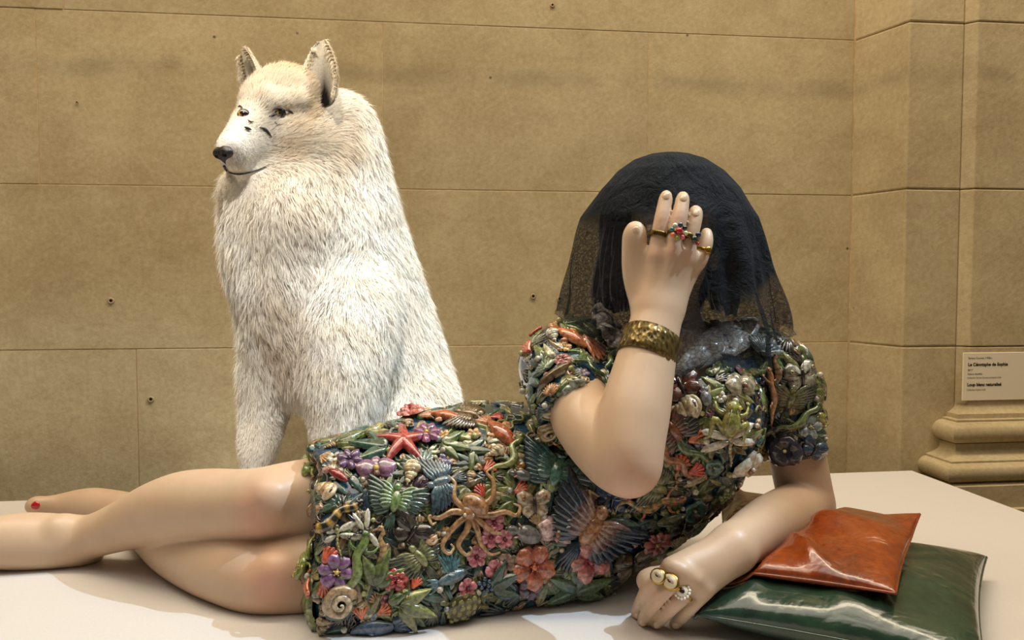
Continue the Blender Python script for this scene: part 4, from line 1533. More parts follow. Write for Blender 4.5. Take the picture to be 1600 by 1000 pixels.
def o_orchid(cols, lip='d8b040'):
    o = Orn()
    for a, W, L in ((1.57, .42, .52), (3.67, .40, .50), (5.75, .40, .50)):
        o.leaf((0, 0), a, L, W, K(cols[0]), K(cols[1]), .10, .0, 7, 7, 1, .2, .04, 0, .8)
    for a in (.15, 2.99):
        o.leaf((0, 0.02), a, .56, .66, K(cols[0]), K(cols[1]), .12, .07, 7, 7, 1, .2, .05, 0, .8)
    o.blob((0, -.04, .18), (.08, .11, .08), K(lip))
    o.blob((0, .05, .20), (.05, .05, .05), K('efe6d0'))
    o.leaf((0, -.05), -1.57, .20, .16, K(lip), K(cols[0]), .06, .14, 4, 5, 0, .2, .04)
    return o
def o_petunia(cols):
    o = Orn()
    v, f, c = [], [], []
    n = 30
    for i, (r, z) in enumerate(((.03, .02), (.10, .06), (.25, .16), (.40, .20), (.50, .15), (.46, .02))):
        for j in range(n):
            a = 2 * math.pi * j / n
            w = 1 + .07 * math.cos(5 * a) * (i > 2) + .02 * math.cos(15 * a) * (i > 2)
            zz = z + .025 * math.cos(5 * a + math.pi) * (i > 1)
            v.append((r * w * math.cos(a), r * w * math.sin(a), zz))
            t = i / 5
            c.append(np.array(lin(cols[0])) * (1 - t) + np.array(lin(cols[1])) * t * (0.8 + .2 * math.cos(5 * a)))
    for i in range(5):
        for j in range(n):
            f.append((i * n + j, i * n + (j + 1) % n, (i + 1) * n + (j + 1) % n, (i + 1) * n + j))
    o.add(v, f, c)
    o.blob((0, 0, .06), (.06, .06, .08), K('d9cf8a'), seg=8, rings=5)
    return o
def o_starfish():
    o = Orn()
    red, dk = K('bf4436'), K('8f2a22')
    for i in range(5):
        a = .25 + i * 1.2566 + random.uniform(-.12, .12)
        b = random.uniform(-.10, .10)
        pts = [(0, 0, .06), (.25 * math.cos(a), .25 * math.sin(a), .07), (.50 * math.cos(a + b * .5), .50 * math.sin(a + b * .5), .05), (.78 * math.cos(a + b), .78 * math.sin(a + b), .02)]
        o.tube(pts, [.16, .12, .085, .03], red, 8, 4, dk)
        for k in range(1, 8):
            t = k / 8
            o.blob((.75 * t * math.cos(a + b * t), .75 * t * math.sin(a + b * t), .06 + .14 * (1 - t)), (.022, .022, .022), K('dc7a5e'), seg=6, rings=4)
    return o
def o_octopus():
    o = Orn()
    c, d = K('a8723c'), K('c39a62')
    o.blob((.10, .22, .10), (.30, .20, .20), c, -.5, 14, 9, d)
    o.blob((-.04, .06, .09), (.17, .15, .15), c, 0, 12, 8, d)
    for s in (-.10, .07):
        o.blob((s - .04, .02, .20), (.035, .035, .04), K('e4d7a8'), seg=8, rings=5)
    arms = [[(-.1, .05), (-.45, .10), (-.80, -.05), (-1.05, -.02), (-1.00, -.20), (-.88, -.16)], [(-.08, 0), (-.30, -.15), (-.55, -.42), (-.72, -.75), (-.55, -.92), (-.42, -.78), (-.50, -.68)],
            [(-.02, -.02), (-.10, -.35), (-.30, -.70), (-.10, -.95), (.05, -.85), (0, -.75)], [(.02, 0), (.18, -.35), (.30, -.70), (.55, -.95), (.80, -.90)],
            [(.08, 0), (.35, -.22), (.62, -.40), (.90, -.42), (1.05, -.28)], [(.10, .05), (.50, .02), (.90, .10), (1.20, .02), (1.30, .22), (1.12, .30)],
            [(.2, .2), (.55, .42), (.62, .85), (.45, 1.10), (.62, 1.25)], [(-.1, .12), (-.42, .42), (-.40, .82), (-.60, 1.05), (-.66, 1.25)]]
    for a in arms:
        pts = [(x * .8, y * .8, .05 + .02 * math.sin(i * 2)) for i, (x, y) in enumerate(a)]
        o.tube(pts, [.085, .070, .055, .042, .030, .018], c, 7, 5, K('d0a870'))
    return o
def o_fish(cols, fin=None):
    o = Orn()
    a, b = K(cols[0]), K(cols[1])
    n, m = 10, 10
    v, f, c = [], [], []
    for i in range(n + 1):
        t = i / n
        w = .17 * math.sin(math.pi * (t * .86 + .07)) ** .8
        for j in range(m):
            q = 2 * math.pi * j / m
            v.append((.48 - t * .78, w * math.cos(q), .04 + w * .8 * math.sin(q)))
            k = a * (.5 + .5 * math.sin(q)) + b * (.5 - .5 * math.sin(q))
            if (i + j) % 2: k = k * .82
            c.append(k)
    for i in range(n):
        for j in range(m):
            f.append((i * m + j, i * m + (j + 1) % m, (i + 1) * m + (j + 1) % m, (i + 1) * m + j))
    o.add(v, f, c)
    fc = K(fin or cols[0])
    for s in (.55, -.55, .15, -.15):
        o.leaf((-.26, 0), math.pi + s, .34, .16, a, fc, .06, .02, 4, 5, 1, .4)
    o.leaf((.05, .12), 2.3, .26, .22, fc, b, .05, .02, 4, 5, 0, .3)
    o.leaf((.08, -.12), -2.3, .20, .14, fc, b, .05, .02, 4, 5, 1, .3)
    o.leaf((.15, 0), 2.6, .20, .11, fc, b, .04, .14, 4, 5, 1, .3)
    o.blob((.36, .055, .12), (.030, .030, .025), K('efe7c8'), seg=8, rings=5)
    o.blob((.365, .055, .142), (.016, .016, .012), np.array([.01, .01, .01]), seg=6, rings=4)
    return o
def o_bird(cols, spread=1.0, beak='3a3026'):
    """seen from the back: body, head, beak, fanned wings and tail"""
    o = Orn()
    a, b, w0, w1 = (K(x) for x in cols)
    o.blob((0, 0, .10), (.24, .11, .13), a, 0, 12, 8, b)
    o.blob((.26, .02, .14), (.10, .085, .09), a, 0, 10, 7)
    o.tube([(.34, .03, .14), (.42, .04, .13), (.50, .04, .11)], [.03, .018, .006], K(beak), 6, 2)
    o.blob((.29, .075, .19), (.018, .018, .018), np.array([.01, .01, .01]), seg=6, rings=4)
    for s in (1, -1):
        for k in range(9):
            an = s * (1.12 + k * .125 * spread)
            L = .66 - .04 * k + .02 * (k < 2)
            o.leaf((.12 - .035 * k, s * .07), an, L, .135, w0 * (.85 + .3 * (k % 2)), w1, .05, .05 + .010 * (9 - k), 6, 5, 0, .5)
        for k in range(5):
            an = s * (1.15 + k * .20 * spread)
            o.leaf((.11 - .045 * k, s * .06), an, .34 - .02 * k, .15, a, w0, .06, .14, 4, 5, 0, .3)
        o.tube([(.14, s * .06, .12), (.18 + .12, s * .28, .15), (.12 + .18, s * .60, .09)], [.05, .045, .015], a * .9, 6, 3, w0)
    for k in range(5):
        o.leaf((-.18, 0), math.pi + (k - 2) * .13, .46, .10, w0, w1, .045, .04, 4, 5, 1, .4)
    return o
def o_butterfly(cols, spot=None):
    o = Orn()
    a, b = cols
    for s in (1, -1):
        o.leaf((.02, s * .03), s * 1.05, .58, .46, K(a), K(b), .07, .05, 6, 7, 0, .25, .08)
        o.leaf((-.04, s * .03), s * 2.15, .44, .42, K(a), K(b), .07, .03, 6, 7, 0, .25, .05)
        for k in range(3):
            o.tube([(.05, s * .06, .12), (.05 + .28 * math.cos(.75 + k * .3), s * .5 * math.sin(.75 + k * .3), .17)], [.012, .008], K(b) * .5, 4, 2)
        if spot:
            o.blob((.20, s * .36, .17), (.065, .065, .025), K(spot), seg=8, rings=5)
            o.blob((.20, s * .36, .19), (.032, .032, .02), np.array([.01, .012, .02]), seg=8, rings=5)
    o.tube([(.22, 0, .08), (.05, 0, .11), (-.28, 0, .07)], [.03, .05, .025], K('2c2018'), 7, 3)
    o.tube([(.2, 0.01, .1), (.36, .10, .1)], [.01, .006], K('2c2018'), 4, 2)
    o.tube([(.2, -0.01, .1), (.36, -.10, .1)], [.01, .006], K('2c2018'), 4, 2)
    return o
def o_dragonfly(c='d8d0b0', body='8f8a4a'):
    o = Orn()
    for s in (1, -1):
        for an in (1.20, 1.85):
            o.leaf((.16 - .08 * (an > 1.5), s * .03), s * an, .58, .17, K(c), K('efe8d2'), .05, .05, 6, 5, 0, .3)
    for k in range(7):
        o.blob((.06 - k * .085, .02 * math.sin(k * .9), .08), (.055, .038 - .002 * k, .04), K(body), seg=8, rings=5)
    o.blob((.17, 0, .09), (.08, .06, .06), K(body))
    o.blob((.27, 0, .09), (.05, .06, .05), K('6a5f34'))
    return o
def o_frog(cols):
    o = Orn()
    a, b = K(cols[0]), K(cols[1])
    o.blob((-.05, 0, .10), (.27, .17, .14), a, 0, 12, 8, b)
    o.blob((.22, 0, .12), (.15, .14, .10), a, 0, 12, 7, b)
    for s in (1, -1):
        o.blob((.24, s * .09, .21), (.045, .045, .045), K('c8b040'), seg=8, rings=5)
        o.blob((.26, s * .10, .235), (.02, .02, .02), np.array([.01, .01, .01]), seg=6, rings=4)
        o.tube([(-.20, s * .10, .07), (-.02, s * .32, .08), (-.34, s * .34, .06), (-.46, s * .44, .03)], [.075, .06, .04, .025], a, 7, 4, b)
        o.tube([(.10, s * .12, .06), (.16, s * .28, .06), (.32, s * .34, .03)], [.05, .035, .022], a, 6, 3, b)
        for k in (-.5, 0, .5):
            o.tube([(-.46, s * .44, .03), (-.46 - .10 * math.cos(k), s * .44 + .14 * math.sin(k) + s * .05, .03)], [.02, .022], K(cols[2]), 5, 2)
            o.tube([(.32, s * .34, .03), (.32 + .09 * math.cos(k), s * .34 + .10 * math.sin(k), .03)], [.018, .02], K(cols[2]), 5, 2)
        o.tube([(.2, s * .05, .20), (-.1, s * .08, .22), (-.28, s * .05, .14)], [.012, .014, .008], b, 5, 3)
    return o
def o_lizard(cols, stripe=None, curl=1.0):
    o = Orn()
    a, b = K(cols[0]), K(cols[1])
    pts = [(.55, .02), (.40, .0), (.18, .06 * curl), (-.08, -.05 * curl), (-.30, -.02), (-.52, .14 * curl), (-.72, .10 * curl), (-.80, -.06 * curl)]
    o.tube([(x, y, .06) for x, y in pts], [.055, .085, .080, .105, .085, .050, .030, .012], a, 8, 4, b, K(stripe) if stripe else None)
    o.blob((.55, .02, .07), (.10, .075, .06), a, 0, 10, 6, b)
    for s in (1, -1):
        o.blob((.56, .02 + s * .05, .12), (.022, .022, .022), np.array([.01, .01, .01]), seg=6, rings=4)
        for x, dx in ((.26, .10), (-.20, -.08)):
            o.tube([(x, s * .05, .05), (x + dx * .5, s * .20, .06), (x + dx * 1.6, s * .27, .03)], [.04, .032, .022], a, 6, 3)
            for k in (-.6, 0, .6):
                o.tube([(x + dx * 1.6, s * .27, .03), (x + dx * 1.6 + .08 * math.cos(k), s * .27 + .08 * math.sin(k), .03)], [.014, .016], b, 5, 2)
    return o
def o_seahorse(c='a07c48'):
    o = Orn()
    a, b = K(c), K('c2a070')
    pts = [(.06, .62), (.10, .48), (.02, .32), (.10, .10), (.12, -.12), (.02, -.34), (-.04, -.52), (.06, -.66), (.18, -.62), (.17, -.50), (.10, -.52)]
    o.tube([(x, y, .07) for x, y in pts], [.05, .08, .07, .12, .13, .08, .055, .045, .038, .03, .02], a, 8, 4, b, a * .6)
    o.blob((.02, .62, .08), (.11, .09, .08), a, 0, 10, 6, b)
    o.tube([(-.04, .60, .08), (-.16, .56, .07), (-.26, .54, .06)], [.045, .032, .038], a, 6, 2)
    o.leaf((.16, .05), .2, .18, .24, b, a, .05, .04, 4, 5, 0, .4)
    for k in range(4):
        o.blob((.06 - .01 * k, .74 - .05 * k, .09), (.02, .04, .02), a, seg=6, rings=4)
    o.blob((.0, .65, .15), (.02, .02, .02), np.array([.01, .01, .01]), seg=6, rings=4)
    return o
def o_scallop(cols, n=9):
    o = Orn()
    for k in range(n):
        an = (k - (n - 1) / 2) * (2.3 / n) + math.pi / 2
        o.leaf((0, -.35), an, .78 - .10 * abs(k - (n - 1) / 2) / (n / 2), .17, K(cols[0]), K(cols[1]), .09, .04, 5, 5, 0, -.1)
    o.blob((0, -.33, .06), (.14, .08, .07), K(cols[0]), seg=8, rings=5)
    return o
def o_conch(cols):
    o = Orn()
    a, b = K(cols[0]), K(cols[1])
    for k in range(6):
        t = k / 5
        o.blob((.30 - t * .62, .02 * math.sin(k * 2), .10), (.17 * (1 - t * .5), .30 * (1 - t) ** .9 + .03, (.26 * (1 - t) ** .9 + .03) * .7), a if k % 2 else b, .25, 12, 7)
    o.tube([(.42, -.22, .12), (.50, 0, .18), (.40, .22, .16), (.22, .26, .14)], [.05, .07, .06, .02], b, 7, 4)
    o.blob((.36, .02, .20), (.12, .17, .07), np.array(lin('e6d2b2')), .2, 10, 6)
    o.blob((.37, .03, .245), (.065, .11, .04), np.array(lin('5a3a22')), .2, 8, 5)
    return o
def o_snail(cols):
    o = Orn()
    a, b = K(cols[0]), K(cols[1])
    pts, rad = [], []
    for i in range(26):
        t = i / 25
        r = .42 * (1 - t) ** .9
        pts.append((r * math.cos(t * 14), r * math.sin(t * 14), .06 + .25 * t))
        rad.append(.17 * (1 - t) + .02)
    o.tube(pts, rad, a, 8, 2, b)
    return o
def o_leaves(cols, n=3):
    o = Orn()
    for k in range(n):
        an = (k - (n - 1) / 2) * .75 + random.uniform(-.1, .1)
        o.leaf((-.45, 0), an, .95 - .12 * abs(k - (n - 1) / 2), .40, K(cols[0]), K(cols[1]), .10, .03 + .03 * (k % 2), 8, 7, 1, .45, .04, .008)
    return o
def o_leaf1(cols, W=.42):
    o = Orn()
    o.leaf((-.5, 0), random.uniform(-.12, .12), 1.0, W, K(cols[0]), K(cols[1]), .12, .02, 8, 7, 1, .45, .02, .012)
    return o
def o_cabbage(cols):
    o = Orn()
    for k in range(9):
        an = math.pi / 2 + (k - 4) * .30
        o.leaf((0, -.45), an, .95 - .03 * abs(k - 4), .34, K(cols[0]), K(cols[1]), .10, .04 + .02 * (k % 2), 7, 5, 0, .5, .06, .015)
    return o
def o_coral(c='d2562a'):
    o = Orn()
    for k in range(5):
        an = (k - 2) * .52
        o.tube([(-.4, 0, .06), (-.05 * abs(k - 2), .08 * (k - 2), .08), (.42 * math.cos(an), .42 * math.sin(an), .05)], [.10, .085, .10], K(c), 7, 3)
        o.blob((.42 * math.cos(an), .42 * math.sin(an), .05), (.11, .11, .10), K(c), seg=8, rings=5)
    return o
def o_mouse(c='6c6b6c'):
    o = Orn()
    a = K(c)
    o.blob((-.08, 0, .12), (.34, .22, .20), a, 0, 14, 9, K('8d8a88'))
    o.blob((.30, .02, .12), (.18, .12, .12), a, 0, 12, 7)
    for s in (1, -1):
        o.blob((.20, s * .14, .20), (.085, .03, .085), K('b98d86'), s * .5, 8, 5)
        o.blob((.38, s * .06, .20), (.018, .018, .018), np.array([.01, .01, .01]), seg=6, rings=4)
    o.blob((.48, .02, .11), (.03, .03, .03), K('b98d86'), seg=6, rings=4)
    o.tube([(-.40, 0, .05), (-.60, .12, .05), (-.75, -.02, .05), (-.95, .08, .04)], [.04, .03, .024, .012], K('b59a94'), 6, 4)
    return o
def o_pod(c='8f9a4e'):
    o = Orn()
    o.blob((0, 0, .08), (.48, .30, .16), K('4a4a24'), 0, 14, 8)
    for k in range(34):
        a, r = k * 2.39996, math.sqrt((k + .5) / 34)
        x, y = .44 * r * math.cos(a), .27 * r * math.sin(a)
        o.blob((x, y, .08 + .15 * math.sqrt(max(0, 1 - r * r))), (.048, .040, .04), K(c), seg=6, rings=4)
    return o
def o_berries(c):
    o = Orn()
    for k in range(10):
        a, r = k * 2.39996, .36 * math.sqrt((k + .5) / 10)
        o.blob((r * math.cos(a), r * math.sin(a), .12), (.11, .11, .11), K(c), seg=8, rings=6)
    return o
def o_pearl(c='cfc39c'):
    o = Orn()
    o.blob((0, 0, .32), (.5, .5, .5), K(c), seg=12, rings=8)
    return o
def o_tendril(c='77803c'):
    o = Orn()
    pts = [(-.5, -.1), (-.25, .10), (0, -.06), (.25, .10), (.42, -.02), (.34, -.16), (.24, -.08)]
    o.tube([(x, y * random.uniform(.6, 1.5), .05) for x, y in pts], [.05, .055, .05, .045, .04, .03, .02], K(c), 6, 4)
    return o
def o_feather(cols):
    o = Orn()
    for k in range(6):
        o.leaf((-.45 + .02 * k, 0), (k - 2.5) * .20, .95 - .05 * abs(k - 2.5), .17, K(cols[0]), K(cols[1]), .07, .03 + .02 * (k % 2), 6, 5, 1, .5)
    return o
def o_turtle(cols):
    o = Orn()
    o.blob((0, 0, .06), (.46, .34, .20), K(cols[0]), 0, 14, 8)
    for k in range(20):
        a, r = k * 2.39996, math.sqrt((k + .5) / 20)
        x, y = .42 * r * math.cos(a), .30 * r * math.sin(a)
        o.blob((x, y, .05 + .20 * math.sqrt(max(0, 1 - r * r))), (.085, .08, .03), K(cols[1]), seg=6, rings=4)
    for s in (1, -1):
        o.leaf((.28, s * .18), s * .8, .38, .18, K(cols[0]), K(cols[1]), .07, .03, 5, 5, 0, .2)
        o.leaf((-.28, s * .18), s * 2.3, .28, .15, K(cols[0]), K(cols[1]), .06, .03, 5, 5, 0, .2)
    o.blob((.55, 0, .08), (.12, .09, .09), K(cols[1]))
    return o

def place(name, o, uv=None, size=30, ang=0.0, lift=0.0, pos=None, nrm=None, label=None, zs=1.0, f=None):
    """lay the relief on the dress: its plane follows the cloth, heights go along the cloth's normal"""
    f = f or dress_g
    if pos is None:
        p, ok = trace(f, [uv[0]], [uv[1]])
        if not ok[0]:
            return None
        pos = p[0]
    n = f.grad(pos[None])[0] if nrm is None else nrm
    S = size * pos[1] / F_PX if uv is not None else size
    ex = np.array([1.0, 0, 0]); ex -= n * (ex @ n)
    if np.linalg.norm(ex) < .2:
        ex = np.array([0, 0, 1.0]) - n * n[2]
    ex /= np.linalg.norm(ex)
    ey = np.cross(n, ex)
    a = math.radians(ang)
    fx, fy = ex * math.cos(a) + ey * math.sin(a), -ex * math.sin(a) + ey * math.cos(a)
    V = np.array(o.v)
    w = pos + S * (V[:, :1] * fx + V[:, 1:2] * fy)
    if S > .018:
        for _ in range(2):
            g = f.grad(w)
            w = w - g * f(w)[:, None]
        g = g * .8 + n * .2
        g /= np.linalg.norm(g, axis=1, keepdims=True)
    else:
        g = n[None]
    w = w + g * (V[:, 2:] * S * zs + lift)
    w[:, 2] = np.maximum(w[:, 2], .0008)
    ob = mesh_obj(name, w, o.f, M['glaze'], None, cols=np.clip(np.array(o.c), 0, 1))
    ob.parent = dress
    ob.matrix_parent_inverse = Matrix.Identity(4)
    if label:
        ob['label'] = label
    return ob
# children of the dress are written in world coordinates: undo the dress' own offset
ORN_INV = Matrix.Identity(4)

GREENS = [('3f5a2a', '7d8f45'), ('2f4a38', '5f7d5a'), ('55602a', '9aa04e'), ('24423c', '4e7468'), ('6a6a34', 'a8a060'), ('3a4a22', '6f7a36')]
EARTH = [('7a5a34', 'b08a58'), ('8a7048', 'cbb488'), ('5a4a34', '94805a'), ('9a6a3a', 'd0a470')]
HUMM = {'green': ('6d8a4a', 'a8b060', '4a6a50', '2c4440'), 'teal': ('3f7468', '6a9a78', '2f5a58', '1e3a40'), 'olive': ('7a7a40', 'a8a468', '5f6440', '34382a'),
        'blue': ('b0703c', 'd0a878', '2c4a68', '1a2630'), 'brown': ('8a4a26', 'b87a4a', '3c3a34', '1e2428'), 'grey': ('5a7078', '93a4a0', '4a626c', '2a3a44'), 'tan': ('8a6a40', 'b89a68', '6a5236', '3e3226')}
MAJ = []
def mj(*a): MAJ.append(a)
# name, builder, (u, v), size px, angle
mj('starfish', o_starfish, (631, 695), 72, 8)
mj('octopus', o_octopus, (733, 806), 74, 0)
mj('rose', lambda: o_rose(('a83440', 'd0705c')), (643, 652), 40, 0)
mj('rose', lambda: o_rose(('9c1f28', 'd04a44')), (617, 903), 42, 0)
mj('rose', lambda: o_rose(('b85a64', 'e0a098')), (880, 567), 24, 0)
mj('goldfish', lambda: o_fish(('d2622a', 'e8a060'), 'e0b088'), (692, 656), 62, -25)
mj('goldfish', lambda: o_fish(('cc5a28', 'e49a58'), 'dca070'), (779, 676), 78, -48)
mj('goldfish', lambda: o_fish(('cf6a2c', 'e8b070'), 'd8743a'), (888, 529), 66, -38)
mj('clownfish', lambda: o_fish(('a01c1c', '2c1414'), 'd8c8b0'), (527, 746), 44, -35)
mj('bird', lambda: o_bird(HUMM['tan'], .8), (733, 655), 62, 160)
mj('bird', lambda: o_bird(HUMM['green']), (617, 785), 74, 80)
mj('bird', lambda: o_bird(HUMM['grey']), (688, 757), 66, 200)
mj('bird', lambda: o_bird(HUMM['olive']), (655, 872), 70, 130)
mj('bird', lambda: o_bird(HUMM['teal'], .7), (868, 742), 96, 70)
mj('swallow', lambda: o_bird(HUMM['blue'], 1.1), (918, 822), 118, 52)
mj('bird', lambda: o_bird(HUMM['brown']), (1052, 672), 78, 130)
mj('bird', lambda: o_bird(HUMM['olive'], .6), (1023, 758), 70, 165)
mj('bird', lambda: o_bird(HUMM['grey']), (1102, 580), 82, 60)
mj('bird', lambda: o_bird(HUMM['olive'], .6), (1231, 622), 68, 85)
mj('flying_fish', lambda: o_fish(('4f6a74', '93a8a4'), '5f8a94'), (700, 903), 62, 20)
mj('fish', lambda: o_fish(('3e6a6a', 'a8b890'), '38505a'), (975, 816), 70, 172)
mj('fish', lambda: o_fish(('5a6a6a', 'b0b4a0'), '4a5a60'), (905, 728), 56, -60)
mj('fish', lambda: o_fish(('38587a', '90a8b4'), '4a6a84'), (590, 976), 86, 188)
mj('fish', lambda: o_fish(('4a5030', '8a8a5a'), '3c4030'), (1040, 808), 60, 10)
mj('orchid', lambda: o_orchid(('7a4a6a', 'a87a94')), (588, 737), 56, 10)
mj('orchid', lambda: o_orchid(('c08a90', 'dfc4bc'), 'a06a30'), (868, 829), 58, -10)
mj('orchid', lambda: o_orchid(('d8d2b4', 'efe9d6'), 'a86a3a'), (1161, 723), 58, -20)
mj('orchid', lambda: o_orchid(('8a7a58', 'b8aa88'), '8a5a34'), (1156, 606), 50, 15)
mj('flower', lambda: o_flower(('5a3a5e', '8a6690'), 6, .34, .5, '3a2a3c'), (547, 723), 36, 0)
mj('flower', lambda: o_flower(('7a3a64', 'b06a90'), 7, .34, .5), (667, 684), 38, 0)
mj('flower', lambda: o_flower(('6a3a6e', 'a574a8'), 6, .42, .5, 'd8b050'), (526, 892), 48, 0)
mj('hibiscus', lambda: o_flower(('b03a24', 'e48a5e'), 5, .50, .54, 'e07038'), (831, 883), 58, 0)
mj('hibiscus', lambda: o_flower(('b83a48', 'e89a88'), 5, .44, .5, 'b02a3a'), (918, 872), 60, 0)
for (u, v, s) in ((771, 816, 30), (765, 838, 30), (786, 841, 26), (743, 869, 30), (773, 890, 32), (727, 917, 28)):
    mj('blossom', lambda: o_flower(('b02c4c', 'e0909c'), 5, .50, .5, '7a1c30'), (u, v), s, 0)
mj('blossom', lambda: o_flower(('7a4a3a', 'b89a80'), 5, .55, .5, '5a2a22'), (788, 880), 30, 0)
mj('blossom', lambda: o_flower(('8a2a50', 'c87a8a'), 5, .50, .5), (985, 760), 36, 0)
mj('daisy', lambda: o_flower(('a82c34', 'd87a6a'), 8, .28, .5, 'c89a4a'), (1022, 842), 42, 0)
mj('flower', lambda: o_flower(('7a7434', 'a89f58'), 7, .36, .5, '5a5424'), (1022, 722), 40, 0)
mj('flower', lambda: o_flower(('7a8a8c', 'b4c4c0'), 5, .45, .5, 'd0c890'), (1262, 667), 34, 0)
mj('flower', lambda: o_flower(('4a2c4a', '7a5a7a'), 5, .6, .5, '3a2030'), (825, 915), 32, 0)
mj('petunia', lambda: o_petunia(('1e3a34', '46726a')), (1083, 795), 40, 0)
mj('petunia', lambda: o_petunia(('1e3a34', '46726a')), (1113, 726), 30, 0)
mj('petunia', lambda: o_petunia(('1a1420', '4a4052')), (1228, 704), 46, 0)
mj('petunia', lambda: o_petunia(('2c3c58', '5f7a9a')), (790, 920), 30, 0)
mj('scallop_shell', lambda: o_scallop(('5f7468', '93a894')), (653, 722), 48, 20)
mj('scallop_shell', lambda: o_scallop(('9a7a48', 'cfae78')), (838, 810), 24, 0)
mj('scallop_shell', lambda: o_scallop(('8a7040', 'c0a468')), (1033, 764), 26, 0)
mj('scallop_shell', lambda: o_scallop(('a07a3a', 'd0b068')), (1055, 842), 30, -20)
mj('scallop_shell', lambda: o_scallop(('6f8488', 'c4d0d0'), 11), (1188, 542), 54, -15)
mj('scallop_shell', lambda: o_scallop(('56705a', '9aac84')), (853, 574), 34, 20)
mj('scallop_shell', lambda: o_scallop(('a86a34', 'd8a868')), (862, 611), 24, 0)
mj('conch_shell', lambda: o_conch(('a88a5a', 'dcc898')), (640, 748), 44, 75)
mj('conch_shell', lambda: o_conch(('b08a58', 'd8bc8c')), (508, 766), 48, -40)
mj('conch_shell', lambda: o_conch(('9a8458', 'd0bc90')), (1064, 640), 56, 10)
mj('conch_shell', lambda: o_conch(('9a6a3a', 'd8a878')), (668, 832), 34, -70)
mj('conch_shell', lambda: o_conch(('8a8064', 'c8c0a0')), (866, 531), 32, 100)
mj('conch_shell', lambda: o_conch(('a89470', 'd4c49c')), (770, 712), 32, 30)
mj('snail_shell', lambda: o_snail(('9a7a50', 'd8c8a8')), (532, 938), 50, 20)
mj('snail_shell', lambda: o_snail(('7a6038', 'b89a64')), (857, 672), 34, 0)
mj('frog', lambda: o_frog(('6d8a34', 'a8a850', 'b06a2c')), (492, 735), 56, 78)
mj('frog', lambda: o_frog(('748a30', 'b0b04e', 'd05a24')), (488, 882), 68, -95)
mj('frog', lambda: o_frog(('3f5a2c', '7a8a4a', '8a7a3a')), (622, 932), 52, 30)
mj('frog', lambda: o_frog(('a07a30', 'd0b060', 'c04a3a')), (912, 780), 46, 150)
mj('frog', lambda: o_frog(('8a8a34', 'c0b458', '8a8a3a')), (1138, 656), 76, 80)
mj('frog', lambda: o_frog(('9a9a3a', 'c8c060', 'c85a2a')), (1278, 656), 40, -60)
mj('frog', lambda: o_frog(('7a8a5a', 'a8b080', '6a7a4a')), (860, 757), 46, 85)
mj('gecko', lambda: o_lizard(('9a5a26', 'c89058')), (1198, 614), 62, 95)
mj('salamander', lambda: o_lizard(('161410', '2a2418'), 'c89a34'), (520, 812), 84, 32)
mj('lizard', lambda: o_lizard(('5f7a34', '9aa45a')), (556, 884), 86, 72)
mj('lizard', lambda: o_lizard(('a0562a', 'c8a050'), '5a6a34'), (1020, 784), 76, 8)
mj('lizard', lambda: o_lizard(('4a6030', '7f9050')), (1080, 704), 62, -28)
mj('lizard', lambda: o_lizard(('9a5a2c', 'b87a44'), None, 1.8), (1050, 716), 66, -48)
mj('lizard', lambda: o_lizard(('5a6a34', '93a05a')), (1250, 655), 60, 38)
mj('lizard', lambda: o_lizard(('6d8038', 'a4a85c'), None, 1.6), (800, 712), 66, 65)
mj('snake', lambda: o_tendril('4a6a34'), (925, 583), 62, -30)
mj('lizard', lambda: o_lizard(('4a6034', '7a8a54')), (953, 570), 52, 70)
mj('dragonfly', lambda: o_dragonfly(), (528, 842), 66, 100)
mj('dragonfly', lambda: o_dragonfly('cfc7a4', '2c2418'), (564, 832), 54, 20)
mj('dragonfly', lambda: o_dragonfly('e6dcc8', 'a89a78'), (1137, 692), 74, 95)
mj('seahorse', lambda: o_seahorse(), (592, 858), 50, 0)
mj('seahorse', lambda: o_seahorse('6a4426'), (1206, 582), 46, 0)
mj('butterfly', lambda: o_butterfly(('8a6a4a', 'cfc0a0'), 'b86a3a'), (833, 788), 48, 95)
mj('butterfly', lambda: o_butterfly(('2f5aa0', '16304e')), (956, 780), 52, 80)
mj('butterfly', lambda: o_butterfly(('9a7a4a', '4a3420')), (985, 878), 68, 88)
mj('butterfly', lambda: o_butterfly(('7a3a22', '3c1e16'), '9a6a4a'), (1064, 606), 60, 110)
mj('butterfly', lambda: o_butterfly(('2a2620', '4c463c')), (1065, 817), 52, 80)
mj('butterfly', lambda: o_butterfly(('4a6a8a', '24405a')), (1269, 700), 38, 60)
mj('butterfly', lambda: o_butterfly(('e0d8b8', '3a3428'), 'c8b860'), (1246, 588), 52, 100)
mj('butterfly', lambda: o_butterfly(('7a8f80', 'a8b8a8')), (903, 611), 56, 40)
mj('moth', lambda: o_butterfly(('5a3a4a', '38343c'), '7a4a44'), (648, 775), 56, 120)
mj('moth', lambda: o_butterfly(('4a4030', '2c2620')), (642, 832), 56, 60)
mj('mouse', lambda: o_mouse(), (818, 832), 64, 160)
mj('mouse', lambda: o_mouse('7c7c80'), (1102, 622), 36, 100)
mj('mouse', lambda: o_mouse('56585c'), (1205, 672), 34, 10)
mj('mouse', lambda: o_mouse('4c4e52'), (875, 640), 44, 70)
mj('mouse', lambda: o_mouse('5a5c62'), (812, 745), 40, 170)
mj('seed_pod', lambda: o_pod(), (852, 694), 42, 15)
mj('turtle', lambda: o_turtle(('4a4a24', '8a8844')), (722, 943), 66, 20)
mj('berry_cluster', lambda: o_berries('3a5a7a'), (757, 912), 36, 0)
mj('berry_cluster', lambda: o_berries('8a9a5a'), (1125, 770), 30, 0)
mj('cabbage_leaf', lambda: o_cabbage(('5a6a34', '93a05a')), (492, 962), 84, 30)
mj('leaf_spray', lambda: o_leaves(('24463c', '4e7a5c')), (577, 700), 62, 172)
